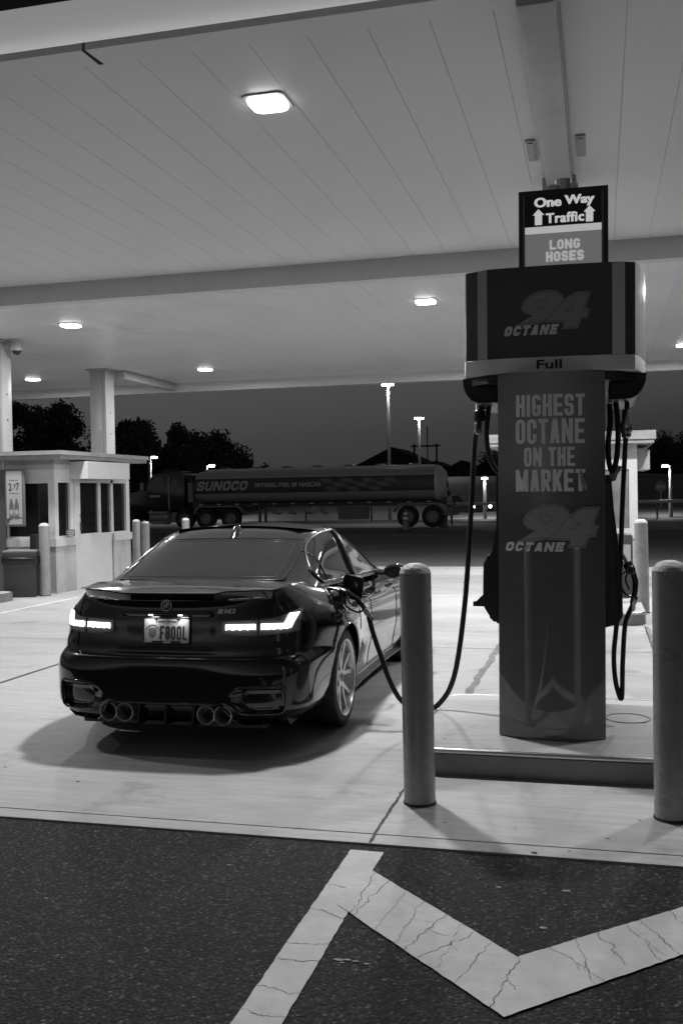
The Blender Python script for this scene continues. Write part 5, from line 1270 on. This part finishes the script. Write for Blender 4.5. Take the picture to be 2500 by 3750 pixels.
sb_ = thing('bucket_box', 'pale box standing beside the worker at the tanker tail', 'box', (-7.25, 47.2, 0))
MB().box(-.2, .2, -.2, .2, 0.0, .55, bev=.02).build('body', mat('box_pale', .18, .6), sb_, smooth=40); MB().box(-.22, .22, -.22, .22, .551, .60, bev=.01).build('lid', mat('box_lid', .24, .6), sb_)

cn = thing('traffic_cone', 'striped traffic cone standing before the tanker rear wheels', 'cone', (-8.06, 42.1, -.01))
MB().box(-.26, .26, -.26, .26, .002, .045, bev=.01).build('base', mat('cone_base', .02, .7), cn)
def ctaper(z0, z1): 
    f = lambda z: .19-.155*z/.95
    return MB().lathe([(f(z0), z0), (f(z1), z1)], (0, 0, 0), 'z', 24)
MB().lathe([(.19, .045), (.115, .50)], (0, 0, 0), 'z', 24).lathe([(.096, .60), (.08, .70)], (0, 0, 0), 'z', 24).lathe([(.062, .82), (.038, .95), (.0, .955)], (0, 0, 0), 'z', 24).build('cone_body', mat('cone_grey', .16, .6), cn, smooth=40)
MB().lathe([(.115, .50), (.096, .60)], (0, 0, 0), 'z', 24).lathe([(.08, .70), (.062, .82)], (0, 0, 0), 'z', 24).build('reflective_band', mat('cone_band', .7, .4), cn, smooth=40)

# lamp posts
M_POLE = mat('pole_grey', .35, .5); M_HEAD = mat('lamp_lit', .9, .4, emit=45.0)
def lamp_post(x, y, h, label, heads=((0, 0),), arm=0.0, e=60.0, r=.09):
    t = thing('lamp_post', label, 'street lamp', (x, y, 0), group='lit lamp posts')
    MB().tube([(0, 0, 0), (0, 0, h)], [r*1.3, r*.8], 10).build('pole', M_POLE, t, smooth=60)
    if arm: MB().tube([(0, 0, h-.1), (arm, 0, h)], .04, 6).build('arm', M_POLE, t)
    for hx, hy in heads:
        b = MB().box(hx+arm-.19, hx+arm+.19, hy-.15, hy+.15, h+.02, h+.12, bev=.04).build('head', M_POLE, t)
        MB().box(hx+arm-.17, hx+arm+.17, hy-.13, hy+.13, h-.08, h+.018, bev=.04).build('lens', M_HEAD, b)
        ld = bpy.data.lights.new('lamp', 'SPOT'); ld.energy = e*14; ld.spot_size = R(150); ld.spot_blend = .6; ld.shadow_soft_size = .25
        lo = bpy.data.objects.new('lamp', ld); COL.objects.link(lo); lo.parent = t; lo.location = (hx+arm, hy, h-.14)
lamp_post(-12.46, 60, 8.3, 'tall double headed lamp post glowing above the tanker, taller one', ((-.2, 0), (.2, -.1)))
lamp_post(-14.8, 84, 8.0, 'tall lamp post glowing above the tanker, right of the taller one', ((-.22, 0), (.22, 0)), r=.11)
lamp_post(-28.4, 60, 4.25, 'small lit lamp post above the tanker cab roof', ((0, 0),), .3)
lamp_post(-24.45, 60, 3.6, 'small lit lamp post at the tanker front end', ((0, 0),), .35)
lamp_post(-6.65, 60, 2.45, 'short lit lamp post on the bank left of the fuel pump', ((0, 0),))
lamp_post(3.95, 60, 2.95, 'lit lamp post before the dark trees at the right edge', ((0, 0),), -.3)
# barns and yard frame behind
M_BARN = mat('barn_dark', .006, .9)
bb = thing('barn', 'dark building with a wide pointed roof behind the tanker tail', 'building', (-20, 100, 0))
MB().box(-3.5, 4.5, -4, 4, 0, 3.9).build('wall', M_BARN, bb)
MB().prism([(-4.2, 3.95), (4.9, 3.95), (.4, 6.15)], 'y', -4.5, 4.5).build('roof', M_BARN, bb)
b3 = thing('barn', 'long low dark shed with small ridged roofs behind the lamp posts', 'building', (-9, 100, 0))
MB().box(-8, 5.5, -3, 3, 0, 4.1).build('wall', M_BARN, b3)
for k in range(5): MB().prism([(-7.8+2.6*k, 4.1), (-5.3+2.6*k, 4.1), (-6.55+2.6*k, 4.75)], 'y', -3.2, 3.2).build('roof', M_BARN, b3)
hf = thing('power_frame', 'dark H shaped pole frame standing behind the low shed', 'pole frame', (-15.6, 92, 0))
MB().tube([(-1.1, 0, 0), (-1.1, 0, 6.2)], .09, 8).build('pole', M_BARN, hf); MB().tube([(1.0, 0, 0), (1.0, 0, 6.2)], .09, 8).build('pole', M_BARN, hf)
MB().box(-1.4, 1.35, -.06, .06, 5.9, 6.05).build('crossbar', M_BARN, hf); MB().tube([(.15, 0, 0), (.15, 0, 7.8)], .05, 6).build('mast', M_BARN, hf)

# trees
def tree(x, y, h, w, seed, label, trunk=.22, n=2600, low=.12):
    rnd = random.Random(seed); t = thing('tree', label, 'tree', (x, y, 0), group='dark trees along the far edge')
    tb = MB().tube([(0, 0, 0), (.1, 0, h*.3), (0, .1, h*.7), (.1, 0, h*.88)], [trunk, trunk*.8, trunk*.45, .04], 8)
    blobs = []
    for k in range(26):
        a = rnd.uniform(0, 6.283); zz = rnd.uniform(.25, .93)*h; rad = w*.62*math.sqrt(max(.05, 1-((zz/h-.5)/.55)**2))*rnd.uniform(.35, .85)
        c = Vector((rad*math.cos(a), rad*math.sin(a)*.8, zz)); s = rnd.uniform(.12, .22)*w
        blobs.append((c, s)); tb.tube([(0, 0, zz*.55), tuple(c*.6+Vector((0, 0, zz*.35))), tuple(c)], [.07, .05, .02], 5)
    tb.build('trunk', mat('bark', .03, .9), t)
    cr = MB(); V = []; F = []
    for k in range(int(n*3.0)):
        c, s = rnd.choice(blobs); d = Vector((rnd.gauss(0, 1), rnd.gauss(0, 1), rnd.gauss(0, 1))).normalized()*s*rnd.uniform(.35, 1.15)
        p = c+d; p.z = max(low*h, p.z)
        a = Vector((rnd.gauss(0, 1), rnd.gauss(0, 1), rnd.gauss(0, 1))).normalized(); b = a.orthogonal().normalized(); q = rnd.uniform(.09, .21)
        o = len(V); V += [p+a*q, p+b*q*.6, p-a*q, p-b*q*.6]; F.append((o, o+1, o+2, o+3))
    cr.add(V, F); cr.build('crown', M_LEAF, t)
tree(-51.5, 78, 10.8, 7, 1, 'tall dark tree at the far left between the column and kiosk', n=2800)
tree(-47.2, 80, 8.6, 6, 2, 'lower dark tree second from the left column', n=2400)
tree(-44.6, 76, 9.6, 5.6, 3, 'tallest rounded dark tree above the kiosk roof', n=2800)
tree(-41.6, 79, 7.8, 5.2, 4, 'dark tree just left of the kiosk column', n=2200)
tree(-39.0, 79, 8.3, 5, 5, 'dark tree just right of the kiosk column', n=2400)
tree(-35.8, 76, 7.3, 6, 6, 'broad dark tree above the tanker cab hood', n=3000)
tree(-32.4, 77, 7.3, 5.6, 7, 'broad dark tree above the tanker cab', n=3000)
tree(-29.8, 75, 6.7, 5.0, 8, 'dark tree at the right end of the tree group', n=2800)
tree(-27.6, 76, 4.6, 3.4, 9, 'small low tree ending the group by the tanker', n=1400)
tree(-9.2, 98, 5.9, 4.5, 10, 'low bushy tree behind the shed left of the pump', n=900)
for k, (x, h) in enumerate([(3.0, 7.4), (5.6, 7.8), (8.2, 7.6), (11, 7.9), (14, 7.5)]):
    tree(x, 112+k % 2*3, h, 5.6, 20+k, ['dark tree at the right edge next to the right kiosk', 'dark tree behind the right lamp post', 'dark tree cut by the right edge', 'dark tree beyond the right border', 'dark tree farthest beyond the right border'][k], n=2200, low=.02)
und = MB(); rnd = random.Random(77); V = []; F = []
for k in range(9000):
    x = rnd.uniform(-70, -26) if rnd.random() < .68 else rnd.uniform(0, 22)
    left = x < -20
    p = Vector((x, (rnd.uniform(79, 84) if left else rnd.uniform(112, 118)), rnd.random()**1.3*(6.4 if left else 6.4)*(.75+.25*math.sin(x*1.3))*(1 if x < -30 or not left else .55)))
    a = Vector((rnd.gauss(0, 1), rnd.gauss(0, 1), rnd.gauss(0, 1))).normalized(); b = a.orthogonal().normalized(); q = rnd.uniform(.18, .38)
    o = len(V); V += [p+a*q, p+b*q*.7, p-a*q, p-b*q*.7]; F.append((o, o+1, o+2, o+3))
und.add(V, F); tag(und.build('undergrowth', M_LEAF), kind='stuff')
# cars and a stop sign far to the right, headlights behind the worker
def far_car(x, y, rz_, label, front):
    t = thing('parked_car', label, 'car', (x, y, 0), rz_, group='far cars')
    pr_ = [(-2.2, .3), (-2.25, .7), (-2.1, .95), (-1.3, 1.0), (-.8, 1.42), (.6, 1.45), (1.3, 1.0), (2.1, .88), (2.25, .6), (2.2, .3)]
    MB().prism(pr_, 'y', -.88, .88, bev=.08).build('body', mat('far_car_paint', .015, .2, coat=.6), t, smooth=40)
    MB().prism([(-1.2, 1.02), (-.78, 1.36), (.55, 1.38), (1.15, 1.02)], 'y', -.89, .89).build('window', M_GLASS, t)
    for sx in (-1.35, 1.35):
        for sy in (-.9, .7): 
            MB().lathe([(0, -.01), (.2, 0), (.32, .02), (.33, .19), (0, .2)], (sx, sy, .33), 'y', 20).build('wheel', M_TYRE, t, smooth=40)
    for sy in (-.62, .62):
        MB().lathe([(0, .02), (.09, .015), (.11, 0)], (2.24, sy, .68), 'x', 14).build('headlight', mat('headlight_lit' if front else 'headlight_dim', .9, .3, emit=25 if front else 1.2), t)
far_car(-8.6, 66, R(-55), 'dark car with lit headlights on the road behind the worker', True)
far_car(4.1, 75, R(-80), 'dark car facing the camera at the far right edge', False)
far_car(1.2, 82, R(-120), 'dark car far right beside the right kiosk corner', False)
st = thing('stop_sign', 'dim octagonal stop sign on a post at the far right', 'sign', (3.75, 66, 0))
MB().tube([(0, 0, 0), (0, 0, 2.2)], .03, 6).build('post', M_POLE, st)
oc = [(.36*math.cos(R(22.5+45*k)), 1.75+.36*math.sin(R(22.5+45*k))) for k in range(8)]
MB().prism(oc, 'y', -.06, -.04).build('plate', mat('stop_plate', .12, .5), st)
put(MB(), bfont('STOP', .5, .2, .02), lambda u, v: (-.25+u, -.065, 1.65+v)).build('lettering', M_TLET, st)
